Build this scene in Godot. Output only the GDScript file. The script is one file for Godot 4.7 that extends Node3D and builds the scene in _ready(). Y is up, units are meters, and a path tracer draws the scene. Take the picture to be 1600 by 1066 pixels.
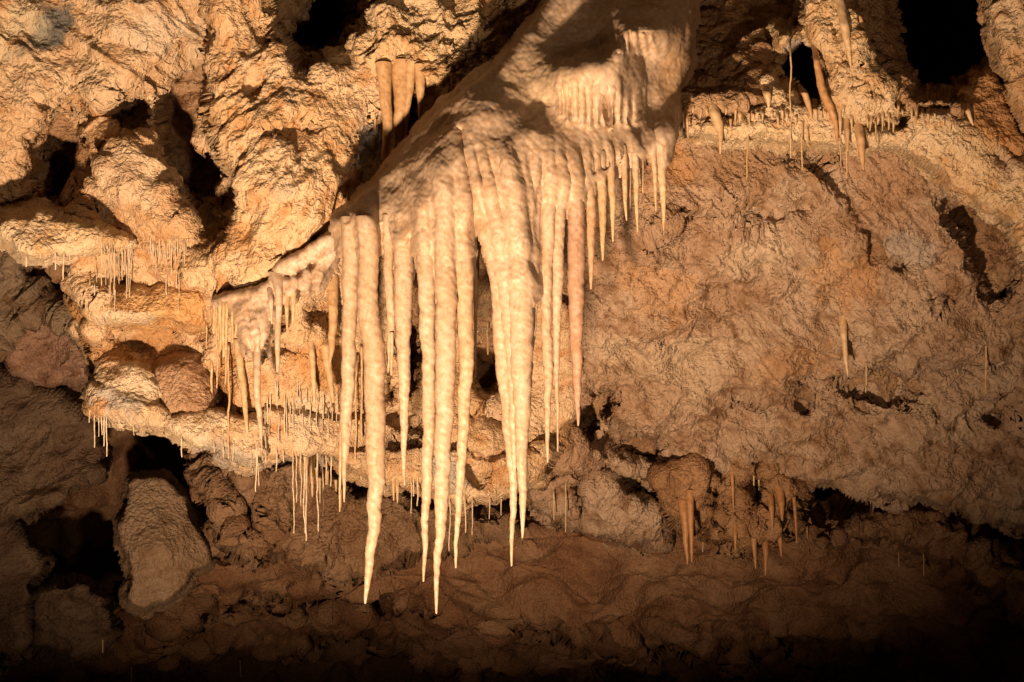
extends Node3D
# A show cave: a cream flowstone curtain with long stalactites under a rugged limestone ceiling, lit from below by a flood lamp out of view.

const EYE := Vector3(0.0, 1.7, 0.0)
const PITCH := 6.0
const FOV := 24.0
const STEP := 2.0          # grid step of the rock surfaces, in photograph pixels (about 4 mm)
const X0 := -260.0
const X1 := 1860.0
const Y0 := -260.0
const Y1 := 1330.0

var tv := tan(deg_to_rad(FOV / 2.0))
var cp := cos(deg_to_rad(PITCH))
var sp := sin(deg_to_rad(PITCH))
var big: FastNoiseLite
var mid: FastNoiseLite
var pit: FastNoiseLite
var fine: FastNoiseLite
var tone: FastNoiseLite
var edge: FastNoiseLite
var soft: FastNoiseLite
var mot: FastNoiseLite
var rock: StandardMaterial3D
var calcite: StandardMaterial3D
var rng := RandomNumberGenerator.new()
var used := {}
var root_tint := false     # a stalactite of the curtain starts in the curtain's own colour
var faces := []          # depth of every rock surface, to seat what hangs from it

# ---------------------------------------------------------------- basics
func ray(px: float, py: float) -> Vector3:
	var x := (px - 800.0) / 533.0 * tv
	var y := (533.0 - py) / 533.0 * tv
	return Vector3(x, y * cp + sp, y * sp - cp)

func at(px: float, py: float, d: float) -> Vector3:
	return EYE + ray(px, py) * d

func numbered(called: String) -> String:
	var n: int = used.get(called, 0)
	used[called] = n + 1
	return called if n == 0 else "%s_%03d" % [called, n]

func tag(o: Node3D, label: String, category: String, group := "") -> void:
	o.set_meta("label", label)
	o.set_meta("category", category)
	if group != "":
		o.set_meta("group", group)

func noise(kind: int, freq: float, oct: int, seed_: int) -> FastNoiseLite:
	var n := FastNoiseLite.new()
	n.noise_type = kind
	n.frequency = freq
	n.fractal_octaves = oct
	n.fractal_type = FastNoiseLite.FRACTAL_FBM if oct > 1 else FastNoiseLite.FRACTAL_NONE
	n.seed = seed_
	return n

func make_noises() -> void:
	big = noise(FastNoiseLite.TYPE_SIMPLEX_SMOOTH, 2.2, 3, 11)
	mid = noise(FastNoiseLite.TYPE_SIMPLEX_SMOOTH, 4.4, 4, 23)
	mid.fractal_type = FastNoiseLite.FRACTAL_RIDGED
	mid.fractal_gain = 0.48
	mid.domain_warp_enabled = true
	mid.domain_warp_amplitude = 0.14
	mid.domain_warp_frequency = 3.0
	mid.domain_warp_fractal_type = FastNoiseLite.DOMAIN_WARP_FRACTAL_NONE
	pit = noise(FastNoiseLite.TYPE_CELLULAR, 15.0, 2, 37)
	pit.cellular_return_type = FastNoiseLite.RETURN_DISTANCE
	pit.domain_warp_enabled = true
	pit.domain_warp_amplitude = 0.04
	pit.domain_warp_frequency = 12.0
	pit.domain_warp_fractal_type = FastNoiseLite.DOMAIN_WARP_FRACTAL_NONE
	fine = noise(FastNoiseLite.TYPE_SIMPLEX, 38.0, 3, 41)
	fine.fractal_gain = 0.6
	tone = noise(FastNoiseLite.TYPE_SIMPLEX_SMOOTH, 2.6, 4, 59)
	tone.fractal_gain = 0.6
	edge = noise(FastNoiseLite.TYPE_SIMPLEX, 0.018, 4, 67)
	edge.fractal_gain = 0.6
	soft = noise(FastNoiseLite.TYPE_SIMPLEX_SMOOTH, 0.016, 2, 83)
	mot = noise(FastNoiseLite.TYPE_SIMPLEX_SMOOTH, 42.0, 2, 71)

func make_materials() -> void:
	var n1 := noise(FastNoiseLite.TYPE_SIMPLEX, 0.02, 5, 5)
	n1.fractal_gain = 0.65
	var ramp := Gradient.new()
	ramp.set_color(0, Color(0.72, 0.68, 0.64))
	ramp.set_color(1, Color(1, 1, 1))
	ramp.add_point(0.45, Color(0.93, 0.91, 0.88))
	var grain := NoiseTexture2D.new()
	grain.width = 1024
	grain.height = 1024
	grain.seamless = true
	grain.noise = n1
	grain.color_ramp = ramp
	var n2 := noise(FastNoiseLite.TYPE_SIMPLEX, 0.03, 5, 6)
	n2.fractal_gain = 0.6
	var relief := NoiseTexture2D.new()
	relief.width = 1024
	relief.height = 1024
	relief.seamless = true
	relief.noise = n2
	rock = StandardMaterial3D.new()
	rock.vertex_color_use_as_albedo = true
	rock.albedo_texture = grain
	rock.uv1_triplanar = true
	rock.uv1_world_triplanar = true
	rock.uv1_scale = Vector3(1.7, 1.7, 1.7)
	rock.heightmap_enabled = true
	rock.heightmap_texture = relief
	rock.heightmap_scale = 1.2
	rock.roughness = 0.62
	rock.metallic_specular = 0.4
	calcite = StandardMaterial3D.new()
	calcite.vertex_color_use_as_albedo = true
	calcite.albedo_texture = grain
	calcite.uv1_triplanar = true
	calcite.uv1_world_triplanar = true
	calcite.uv1_scale = Vector3(2.3, 1.6, 2.3)
	calcite.roughness = 0.52
	calcite.metallic_specular = 0.38

# ---------------------------------------------------------------- smooth depth through given points (thin plate)
func plate(c: Array) -> PackedFloat64Array:
	var n := c.size()
	var m := n + 3
	var a := []
	for i in m:
		var row := PackedFloat64Array()
		row.resize(m + 1)
		a.append(row)
	for i in n:
		for j in n:
			a[i][j] = kern(Vector2(c[i].x - c[j].x, c[i].y - c[j].y).length_squared() * 1e-4)
		a[i][i] += 0.004
		a[i][n] = 1.0
		a[i][n + 1] = c[i].x * 0.01
		a[i][n + 2] = c[i].y * 0.01
		a[n][i] = 1.0
		a[n + 1][i] = c[i].x * 0.01
		a[n + 2][i] = c[i].y * 0.01
		a[i][m] = c[i].z
	for k in m:
		var p := k
		for i in range(k + 1, m):
			if absf(a[i][k]) > absf(a[p][k]):
				p = i
		var t = a[k]
		a[k] = a[p]
		a[p] = t
		for i in range(k + 1, m):
			var f: float = a[i][k] / a[k][k]
			if f != 0.0:
				for j in range(k, m + 1):
					a[i][j] -= f * a[k][j]
	var w := PackedFloat64Array()
	w.resize(m)
	for k in range(m - 1, -1, -1):
		var s: float = a[k][m]
		for j in range(k + 1, m):
			s -= a[k][j] * w[j]
		w[k] = s / a[k][k]
	return w

func kern(r2: float) -> float:
	return 0.0 if r2 < 1e-9 else r2 * log(r2)

func plate_at(c: Array, w: PackedFloat64Array, x: float, y: float) -> float:
	var n := c.size()
	var s := w[n] + w[n + 1] * x * 0.01 + w[n + 2] * y * 0.01
	for i in n:
		var dx: float = x - c[i].x
		var dy: float = y - c[i].y
		var r2 := (dx * dx + dy * dy) * 1e-4
		if r2 > 1e-9:
			s += w[i] * r2 * log(r2)
	return s

func inside_distance(poly: PackedVector2Array, p: Vector2) -> float:
	var best := 1e12
	var n := poly.size()
	for i in n:
		var q := Geometry2D.get_closest_point_to_segment(p, poly[i], poly[(i + 1) % n])
		best = minf(best, q.distance_squared_to(p))
	return sqrt(best) if Geometry2D.is_point_in_polygon(p, poly) else -sqrt(best)

func coords(lo: float, hi: float, a: float, b: float, step: float) -> PackedFloat32Array:
	# fine inside a..b (what the photograph shows), coarse beyond
	var r := PackedFloat32Array()
	var x := lo
	while x < hi:
		r.append(x)
		x += step if (x >= a and x < b) else step * 4.0
	r.append(hi)
	return r

# ---------------------------------------------------------------- rock surface inside an outline, rolled back at its rim
# o: lip (m the rim rolls back), roll (px), rough (px of raggedness), cut (list of depth features), amp (four relief sizes in m),
#    grain (axes of the relief), tones (three colours), stains (list of coloured patches, some painting in shade), step
func sheet(called: String, outline: Array, ctrl: Array, o: Dictionary) -> MeshInstance3D:
	var poly := PackedVector2Array(outline)
	var lo := Vector2(1e9, 1e9)
	var hi := -lo
	for p in poly:
		lo = lo.min(p)
		hi = hi.max(p)
	var rough: float = o.get("rough", 7.0)
	lo -= Vector2(16, 16) + Vector2(rough, rough)
	hi += Vector2(16, 16) + Vector2(rough, rough)
	lo = lo.max(Vector2(X0, Y0))
	hi = hi.min(Vector2(X1, Y1))
	var step: float = o.get("step", STEP)
	var xs := coords(lo.x, hi.x, -20, 1620, step)
	var ys := coords(lo.y, hi.y, -20, 1086, step)
	var nx := xs.size()
	var ny := ys.size()
	# coarse grids of rim distance and depth
	var cs := 6.0
	var cx := int((hi.x - lo.x) / cs) + 2
	var cy := int((hi.y - lo.y) / cs) + 2
	var rim := PackedFloat32Array()
	rim.resize(cx * cy)
	var dep := PackedFloat32Array()
	dep.resize(cx * cy)
	var w := plate(ctrl)
	for j in cy:
		for i in cx:
			var q := lo + Vector2(i, j) * cs
			rim[j * cx + i] = inside_distance(poly, q)
			dep[j * cx + i] = plate_at(ctrl, w, q.x, q.y)
	var lip: float = o.get("lip", 0.08)
	var roll: float = o.get("roll", 30.0)
	var back: float = o.get("back", 0.01)
	var cnt := nx * ny
	var d := PackedFloat32Array()
	d.resize(cnt)
	var sd := PackedFloat32Array()
	sd.resize(cnt)
	for j in ny:
		var y := ys[j]
		var fy := (y - lo.y) / cs
		var jy := mini(int(fy), cy - 2)
		fy -= jy
		for i in nx:
			var x := xs[i]
			var fx := (x - lo.x) / cs
			var ix := mini(int(fx), cx - 2)
			fx -= ix
			var k := jy * cx + ix
			var s := lerpf(lerpf(rim[k], rim[k + 1], fx), lerpf(rim[k + cx], rim[k + cx + 1], fx), fy)
			var b := lerpf(lerpf(dep[k], dep[k + 1], fx), lerpf(dep[k + cx], dep[k + cx + 1], fx), fy)
			if s < 90.0:
				s += rough * 1.2 * soft.get_noise_2d(x, y)
			if s < roll:
				var u := 1.0 - clampf(s / roll, 0.0, 1.0)
				b += lip * (1.0 - sqrt(maxf(0.0, 1.0 - u * u)))
			if s < 40.0:
				s += rough * 0.7 * (edge.get_noise_2d(x, y) + 0.5 * edge.get_noise_2d(x * 3.7, y * 3.7))
			if s < roll:
				if s < 0.0:
					b += -s * back
			d[j * nx + i] = b
			sd[j * nx + i] = s
	for f in o.get("cut", []):
		carve(d, xs, ys, f)
	for f in o.get("tubes", []):
		flow_into(d, xs, ys, f[0], f[1], f[2])
	# base points and their normals
	var base := PackedVector3Array()
	base.resize(cnt)
	for j in ny:
		for i in nx:
			base[j * nx + i] = at(xs[i], ys[j], d[j * nx + i])
	var nor := grid_normals(base, nx, ny)
	# relief along the normal
	var amp: Array = o.get("amp", [0.03, 0.022, 0.010, 0.004])
	var a0: float = amp[0]
	var a1: float = amp[1]
	var a2: float = amp[2]
	var a3: float = amp[3]
	var g: Basis = o.get("grain", Basis.IDENTITY)
	var tones: Array = o.get("tones", [Color(0.46, 0.33, 0.19), Color(0.52, 0.40, 0.26), Color(0.40, 0.25, 0.13)])
	var c0: Color = tones[0]
	var c1: Color = tones[1]
	var c2: Color = tones[2]
	var pts := PackedVector3Array()
	pts.resize(cnt)
	var col := PackedColorArray()
	col.resize(cnt)
	var centre := at((lo.x + hi.x) / 2, (lo.y + hi.y) / 2, plate_at(ctrl, w, (lo.x + hi.x) / 2, (lo.y + hi.y) / 2))
	var flow: bool = o.has("flow")
	var drip: float = o.get("drip", 1.0)
	for k in cnt:
		if sd[k] < -14.0:
			continue
		if flow:
			var fp := base[k]
			pts[k] = fp + nor[k] * (drip * dripped(fp, 1.0) + a0 * big.get_noise_3dv(fp * 1.5) + a1 * mid.get_noise_3dv(fp * 2.0)) - centre
			col[k] = dripstone_tone(c0, fp)
			continue
		var p := base[k]
		var q := g * p
		var h := a0 * big.get_noise_3dv(p)
		var m := mid.get_noise_3dv(q)
		h += a1 * m
		var pv := 0.0
		if a2 > 0.0:
			pv = pit.get_noise_3dv(q)
			h += a2 * (pv + 0.5)
		if a3 > 0.0:
			h += a3 * fine.get_noise_3dv(q)
		pts[k] = p + nor[k] * h - centre
		var t := tone.get_noise_3dv(p)
		var t2 := tone.get_noise_3dv(q * 4.3)
		var c := c0.lerp(c1, clampf(0.5 + t * 1.6, 0, 1))
		col[k] = c.lerp(c2, clampf(t2 * 2.0 - t * 0.6, 0, 1))
	for st in o.get("stains_and_shade", []):
		tint_patch(col, base, xs, ys, st)
	nor = grid_normals(pts, nx, ny)
	var forward := Vector3(0, sp, -cp)
	for k in cnt:
		d[k] = (pts[k] + centre - EYE).dot(forward) if sd[k] > -2.0 else 1e6
	faces.append([lo, hi, xs, ys, d])
	var idx := PackedInt32Array()
	for j in ny - 1:
		for i in nx - 1:
			var k := j * nx + i
			if maxf(maxf(sd[k], sd[k + 1]), maxf(sd[k + nx], sd[k + nx + 1])) < 0.0 or minf(minf(sd[k], sd[k + 1]), minf(sd[k + nx], sd[k + nx + 1])) < -13.9:
				if maxf(maxf(sd[k], sd[k + 1]), maxf(sd[k + nx], sd[k + nx + 1])) < -8.0 or minf(minf(sd[k], sd[k + 1]), minf(sd[k + nx], sd[k + nx + 1])) < -13.9:
					continue
			idx.append(k); idx.append(k + 1); idx.append(k + nx)
			idx.append(k + 1); idx.append(k + nx + 1); idx.append(k + nx)
	var me := commit(pts, nor, col, idx, o.get("mat", rock))
	var o3 := MeshInstance3D.new()
	o3.mesh = me
	o3.name = numbered(called)
	o3.position = centre
	add_child(o3, true)
	if not o.has("thing"):
		o3.set_meta("kind", "structure")
	return o3

func commit(pts: PackedVector3Array, nor: PackedVector3Array, col: PackedColorArray, idx: PackedInt32Array, mat: Material) -> ArrayMesh:
	# keep only the points that a triangle uses
	var map := PackedInt32Array()
	map.resize(pts.size())
	map.fill(-1)
	var p2 := PackedVector3Array()
	var n2 := PackedVector3Array()
	var c2 := PackedColorArray()
	for k in idx.size():
		var v := idx[k]
		if map[v] < 0:
			map[v] = p2.size()
			p2.append(pts[v])
			n2.append(nor[v])
			c2.append(col[v])
		idx[k] = map[v]
	var a := []
	a.resize(Mesh.ARRAY_MAX)
	a[Mesh.ARRAY_VERTEX] = p2
	a[Mesh.ARRAY_NORMAL] = n2
	a[Mesh.ARRAY_COLOR] = c2
	a[Mesh.ARRAY_INDEX] = idx
	var me := ArrayMesh.new()
	me.add_surface_from_arrays(Mesh.PRIMITIVE_TRIANGLES, a)
	me.surface_set_material(0, mat)
	return me

func grid_normals(p: PackedVector3Array, nx: int, ny: int) -> PackedVector3Array:
	var r := PackedVector3Array()
	r.resize(p.size())
	for j in ny:
		var ju := maxi(j - 1, 0) * nx
		var jd := mini(j + 1, ny - 1) * nx
		for i in nx:
			var il := maxi(i - 1, 0)
			var ir := mini(i + 1, nx - 1)
			r[j * nx + i] = (p[jd + i] - p[ju + i]).cross(p[j * nx + ir] - p[j * nx + il]).normalized()
	return r

func find(xs: PackedFloat32Array, v: float) -> int:
	return xs.bsearch(v)

# a depth feature: {e: [x, y, rx, ry, turn in degrees], a: metres, p: steepness} is a hollow (a > 0) or a swelling (a < 0);
# {l: [points], w: px, a: metres} is a groove; {l: [points], a: metres, w: px, run: px} is a step whose left side lies deeper
func carve(d: PackedFloat32Array, xs: PackedFloat32Array, ys: PackedFloat32Array, f: Dictionary) -> void:
	var nx := xs.size()
	var a: float = f.a
	var jit: float = f.get("j", 6.0)
	if f.has("e"):
		var e: Array = f.e
		var p: float = f.get("p", 1.0)
		var reach: float = maxf(e[2], e[3]) * 2.2
		var ca := cos(deg_to_rad(e[4] if e.size() > 4 else 0.0))
		var sa := sin(deg_to_rad(e[4] if e.size() > 4 else 0.0))
		for j in range(find(ys, e[1] - reach), find(ys, e[1] + reach)):
			for i in range(find(xs, e[0] - reach), find(xs, e[0] + reach)):
				var dx: float = xs[i] - e[0] + jit * 0.8 * edge.get_noise_2d(xs[i] * 1.6 + 300, ys[j] * 1.6)
				var dy: float = ys[j] - e[1] + jit * 0.8 * edge.get_noise_2d(xs[i] * 1.6, ys[j] * 1.6 + 700)
				var u: float = (dx * ca + dy * sa) / e[2]
				var v: float = (-dx * sa + dy * ca) / e[3]
				d[j * nx + i] += a * exp(-pow(u * u + v * v, p))
		return
	var l: PackedVector2Array = PackedVector2Array(f.l)
	var w: float = f.w
	var run: float = f.get("run", 0.0)
	var fade: float = f.get("fade", 0.0)
	var far_ := run * 3.0 + w * 3.0
	var lo := l[0]
	var hi := l[0]
	for q in l:
		lo = lo.min(q)
		hi = hi.max(q)
	for j in range(find(ys, lo.y - far_), find(ys, hi.y + far_)):
		for i in range(find(xs, lo.x - far_), find(xs, hi.x + far_)):
			var q := Vector2(xs[i] + jit * edge.get_noise_2d(xs[i] * 2.0 + 90, ys[j] * 2.0), ys[j] + jit * edge.get_noise_2d(xs[i] * 2.0, ys[j] * 2.0 + 400))
			var best := 1e12
			var side := 0.0
			for k in l.size() - 1:
				var c := Geometry2D.get_closest_point_to_segment(q, l[k], l[k + 1])
				var dd := c.distance_squared_to(q)
				if dd < best:
					best = dd
					side = (l[k + 1] - l[k]).cross(q - l[k])
			best = sqrt(best)
			if run > 0.0:
				var s := -best if side > 0.0 else best
				var ends := 1.0
				var t := smoothstep(-w, w, s)
				d[j * nx + i] += a * t * exp(-maxf(s, 0.0) / run) * ends
			else:
				d[j * nx + i] += a * exp(-best * best / (w * w)) * (smoothstep(l[0].y, l[0].y + fade, ys[j]) if fade > 0.0 else 1.0)

# lets a surface flow smoothly over the upper end of a stalactite; below seam the stalactite itself stands proud
func flow_into(d: PackedFloat32Array, xs: PackedFloat32Array, ys: PackedFloat32Array, pts: Array, dist: float, seam: float) -> void:
	var nx := xs.size()
	var unit := 2.0 * tv / 1066.0 * dist
	var p0: Array = pts[0]
	var last: Array = pts[-1]
	for j in range(find(ys, p0[1]), mini(find(ys, last[1]), ys.size())):
		var y := ys[j]
		var x: float = p0[0]
		var r: float = p0[2]
		for k in pts.size() - 1:
			if y <= pts[k + 1][1]:
				var t: float = (y - pts[k][1]) / (pts[k + 1][1] - pts[k][1])
				x = lerpf(pts[k][0], pts[k + 1][0], t)
				r = lerpf(pts[k][2], pts[k + 1][2], t)
				break
		var keep := smoothstep(0.0, 1.0, (y - p0[1]) / minf(70.0, maxf(seam - p0[1], 15.0)))
		var proud := lerpf(-0.003, 0.012, clampf((y - seam) / 45.0, 0.0, 1.0))
		for i in range(find(xs, x - r * 2.0), find(xs, x + r * 2.0)):
			var u := (xs[i] - x) / r
			var front_ := dist + proud - r * unit * (sqrt(1.0 - u * u) if absf(u) < 0.8 else 0.6 - (absf(u) - 0.8) * 1.33 - (absf(u) - 0.8) * (absf(u) - 0.8) * 2.0)
			var k := j * nx + i
			var q := d[k]
			var h := clampf(0.5 + 0.5 * (q - front_) / 0.016, 0.0, 1.0)
			d[k] = lerpf(q, lerpf(q, front_, h) - 0.016 * h * (1.0 - h), keep)

# {e: [x, y, rx, ry, turn], c: colour, k: strength}
func tint_patch(col: PackedColorArray, base: PackedVector3Array, xs: PackedFloat32Array, ys: PackedFloat32Array, f: Dictionary) -> void:
	var nx := xs.size()
	var e: Array = f.e
	var reach: float = maxf(e[2], e[3]) * 1.8
	var ca := cos(deg_to_rad(e[4] if e.size() > 4 else 0.0))
	var sa := sin(deg_to_rad(e[4] if e.size() > 4 else 0.0))
	var c: Color = f.c
	var s: float = f.get("k", 0.8)
	for j in range(find(ys, e[1] - reach), find(ys, e[1] + reach)):
		for i in range(find(xs, e[0] - reach), find(xs, e[0] + reach)):
			var dx: float = xs[i] - e[0]
			var dy: float = ys[j] - e[1]
			var u: float = (dx * ca + dy * sa) / e[2]
			var v: float = (-dx * sa + dy * ca) / e[3]
			var k := j * nx + i
			var t := 1.0 - sqrt(u * u + v * v) + 0.9 * tone.get_noise_3dv(base[k] * 2.5)
			if t > 0.0:
				col[k] = col[k].lerp(c, s * smoothstep(0.0, 0.55, t))

# ---------------------------------------------------------------- stalactites
func dripped(w: Vector3, thick: float) -> float:
	return 0.0017 * mot.get_noise_3d(w.x, w.y * 1.25 + w.x * 0.6, w.z) + 0.0036 * tone.get_noise_3d(w.x * 4.0, w.y * 0.9, w.z * 4.0) * thick

func dripstone_tone(tint: Color, w: Vector3) -> Color:
	var t := 0.5 + 0.7 * tone.get_noise_3d(w.x * 2.0, w.y * 0.9, w.z * 2.0) + 0.95 * mot.get_noise_3d(w.x, w.y * 1.25 + w.x * 0.6, w.z)
	return tint.lerp(tint * Color(0.80, 0.70, 0.58), clampf(t, 0.0, 1.0))

# pts: [x, y, radius] in photograph pixels from the root down to the tip, at distance d (a fourth number shifts the distance)
func spike(pts: Array, d: float, tint: Color, bump := 1.0, sides := 22) -> ArrayMesh:
	var top := at(pts[0][0], pts[0][1], d + (pts[0][3] if pts[0].size() > 3 else 0.0))
	var unit := 2.0 * tv / 1066.0 * d
	var n := pts.size()
	var rings := []
	var steps := 3.0
	for k in n - 1:
		var a: Array = pts[maxi(k - 1, 0)]
		var b: Array = pts[k]
		var c: Array = pts[k + 1]
		var e: Array = pts[mini(k + 2, n - 1)]
		var m := maxi(2, int(absf(c[1] - b[1]) / steps))
		for q in m + (1 if k == n - 2 else 0):
			var t := float(q) / m
			var v := []
			for z in 4:
				var pa: float = a[z] if a.size() > z else 0.0
				var pb: float = b[z] if b.size() > z else 0.0
				var pc: float = c[z] if c.size() > z else 0.0
				var pe: float = e[z] if e.size() > z else 0.0
				v.append(cubic_interpolate(pb, pc, pa, pe, t) if z < 2 else lerpf(pb, pc, t))
			rings.append(v)
	# a rounded tip
	var last: Array = rings[-1]
	for q in [[0.5, 0.85], [0.85, 0.5]]:
		rings.append([last[0], last[1] + last[2] * q[0], last[2] * q[1], last[3] if last.size() > 3 else 0.0])
	var p := PackedVector3Array()
	var col := PackedColorArray()
	var nr := rings.size()
	var white := Color(0.56, 0.49, 0.41)
	for r in nr:
		var v: Array = rings[r]
		var sway := bump * clampf(v[2] / 8.0, 0.0, 1.0) * clampf(r / 30.0, 0.0, 1.0) if sides > 10 else 0.6 * clampf(r / 10.0, 0.0, 1.0)
		var c := at(v[0] + sway * 3.4 * edge.get_noise_2d(pts[0][0] * 31.0, v[1] * 0.55), v[1], d + v[3])
		var rad: float = v[2] * unit
		var fade := clampf(float(nr - r) * steps / 14.0, 0.0, 1.0)
		for s in sides + 1:
			var th := TAU * (s % sides) / sides
			var dir := Vector3(cos(th), 0, sin(th))
			var w := c + dir * rad
			var h := 0.0
			if bump > 0.0:
				h = bump * dripped(w, clampf(v[2] / 8.0, 0.0, 1.0))
				h *= clampf(v[2] / 5.0, 0.15, 1.0)
			p.append(w + dir * h - top)
			var cc := dripstone_tone(tint if not root_tint else CREAM.lerp(tint, smoothstep(0.0, 110.0, v[1] - pts[0][1])), w)
			col.append(cc.lerp(white, (1.0 - fade) * 0.6) if bump > 0.0 else cc)
	var idx := PackedInt32Array()
	var row := sides + 1
	for r in nr - 1:
		for s in sides:
			var k := r * row + s
			idx.append_array(PackedInt32Array([k, k + row, k + 1, k + 1, k + row, k + row + 1]))
	# caps
	for ends in [0, nr - 1]:
		var k: int = ends * row
		var mpt := Vector3.ZERO
		for s in sides:
			mpt += p[k + s]
		p.append(mpt / sides)
		col.append(col[k])
		for s in sides:
			idx.append_array(PackedInt32Array([p.size() - 1, k + s, k + s + 1] if ends == 0 else [p.size() - 1, k + s + 1, k + s]))
	var nor := PackedVector3Array()
	nor.resize(p.size())
	for q in range(0, idx.size(), 3):
		var f := (p[idx[q + 2]] - p[idx[q]]).cross(p[idx[q + 1]] - p[idx[q]])
		for z in 3:
			nor[idx[q + z]] += f
	for r in nr:
		var m := nor[r * row] + nor[r * row + sides]
		nor[r * row] = m
		nor[r * row + sides] = m
	for q in nor.size():
		nor[q] = nor[q].normalized()
	return commit(p, nor, col, idx, calcite)

func stalactite(called: String, label: String, category: String, pts: Array, d: float, tint: Color, group := "", bump := 1.0, sides := 22) -> MeshInstance3D:
	var o := MeshInstance3D.new()
	o.mesh = spike(pts, d, tint, bump, sides)
	o.name = numbered(called)
	o.position = at(pts[0][0], pts[0][1], d + (pts[0][3] if pts[0].size() > 3 else 0.0))
	add_child(o, true)
	tag(o, label, category, group)
	return o

const NTH := ["leftmost", "second", "third", "fourth", "fifth", "sixth", "seventh", "eighth", "ninth", "tenth", "eleventh", "twelfth", "thirteenth", "fourteenth", "fifteenth", "sixteenth", "seventeenth", "eighteenth", "nineteenth", "twentieth", "twenty first", "twenty second", "twenty third", "twenty fourth", "twenty fifth", "twenty sixth", "twenty seventh", "twenty eighth", "twenty ninth", "thirtieth", "thirty first", "thirty second", "thirty third"]

func straws_of(list: Array, look: String, place: String, group: String, tint: Color) -> void:
	# list: [x, top, bottom, radius]
	list.sort_custom(func(a, b): return a[0] < b[0])
	for k in list.size():
		var e: Array = list[k]
		var r: float = e[3]
		r *= rng.randf_range(0.75, 1.3)
		var pts := [[e[0], e[1] - 4.0, r * 1.9], [e[0] + 0.2, lerpf(e[1], e[2], 0.12), r * 1.1], [e[0] + rng.randf_range(-0.8, 0.8), e[2], r * 0.85]]
		var which: String = look if list.size() == 1 else (NTH[k] + " " + look if k == 0 else NTH[k] + " " + look + " from the left")
		stalactite("soda_straw", which + " " + place, "soda straw", pts, seat(pts), tint, group, 0.0, 8)

# ---------------------------------------------------------------- the scene
func _ready() -> void:
	rng.seed = 7
	var cam := Camera3D.new()
	cam.name = "camera"
	cam.position = EYE
	cam.rotation_degrees = Vector3(PITCH, 0, 0)
	cam.fov = FOV
	cam.near = 0.05
	cam.far = 80.0
	add_child(cam)
	cam.current = true
	var env := Environment.new()
	var sky_mat := ProceduralSkyMaterial.new()
	sky_mat.sky_top_color = Color(0.03, 0.025, 0.02)
	sky_mat.sky_horizon_color = Color(0.03, 0.025, 0.02)
	sky_mat.ground_bottom_color = Color(0.03, 0.025, 0.02)
	sky_mat.ground_horizon_color = Color(0.03, 0.025, 0.02)
	sky_mat.sun_angle_max = 0.0
	var sky := Sky.new()
	sky.sky_material = sky_mat
	env.background_mode = Environment.BG_SKY
	env.sky = sky
	env.tonemap_mode = Environment.TONE_MAPPER_LINEAR
	env.tonemap_exposure = 1.0
	env.sdfgi_enabled = true
	env.ssao_enabled = true
	env.ssil_enabled = true
	var we := WorldEnvironment.new()
	we.name = "cave_air"
	we.environment = env
	add_child(we)
	make_noises()
	make_materials()
	unseen_flood_lamp(Vector3(-0.7, -0.35, -1.4), Vector3(-0.55, 3.05, -5.2), 65.0, 36.0, "unseen floodlight below the view, placed to light the cream curtain")  # out of view, placed to light the curtain from below
	unseen_flood_lamp(Vector3(1.1, 0.75, -0.3), Vector3(-0.25, 3.25, -5.2), 7.0, 29.0, "weaker unseen floodlight right of the viewer, placed to lighten the shadows")  # out of view, placed to lighten the shadows from the right
	shell()
	back_rock()
	left_rock()
	right_rock()
	flowstone()
	long_stalactites()
	small_formations()
	straws()

func unseen_flood_lamp(p: Vector3, to: Vector3, energy: float, cone: float, label: String) -> void:  # a lamp out of view: spotlight and its black fitting
	var s := SpotLight3D.new()
	s.name = numbered("unseen_flood_light")
	s.light_color = Color(1.0, 0.84, 0.69)
	s.light_energy = energy
	s.light_size = 0.10
	s.spot_angle = cone
	s.spot_angle_attenuation = 1.0
	s.spot_range = 40.0
	s.spot_attenuation = 2.0
	s.shadow_enabled = true
	add_child(s, true)
	var dir := (to - p).normalized()
	s.look_at_from_position(p + dir * 0.03, to, Vector3.UP)
	var o := Node3D.new()
	o.name = numbered("unseen_flood_lamp")
	add_child(o, true)
	o.look_at_from_position(p, to, Vector3.UP)
	tag(o, label, "lamp")
	var black := StandardMaterial3D.new()
	black.albedo_color = Color(0.08, 0.08, 0.08)
	black.roughness = 0.5
	var glow := StandardMaterial3D.new()
	glow.albedo_color = Color(0.9, 0.85, 0.7)
	glow.emission_enabled = true
	glow.emission = Color(1.0, 0.84, 0.6)
	glow.emission_energy_multiplier = 4.0
	var body := CylinderMesh.new()
	body.top_radius = 0.10
	body.bottom_radius = 0.07
	body.height = 0.2
	part(o, "housing", body, black, Vector3(0, 0, 0.11), Vector3(-90, 0, 0))
	var lens := CylinderMesh.new()
	lens.top_radius = 0.09
	lens.bottom_radius = 0.09
	lens.height = 0.01
	part(o, "lens", lens, glow, Vector3(0, 0, 0.004), Vector3(-90, 0, 0))
	var arm := BoxMesh.new()
	arm.size = Vector3(0.02, 0.03, 0.42)
	for k in [-1, 1]:
		part(o, "bracket", arm, black, Vector3(0.115 * k, -0.02, 0.26), Vector3(0, 0, 0))

func part(o: Node3D, called: String, mesh: Mesh, mat: Material, p: Vector3, r: Vector3) -> void:
	var m := MeshInstance3D.new()
	m.name = called
	m.mesh = mesh
	m.material_override = mat
	m.position = p
	m.rotation_degrees = r
	o.add_child(m, true)

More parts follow.
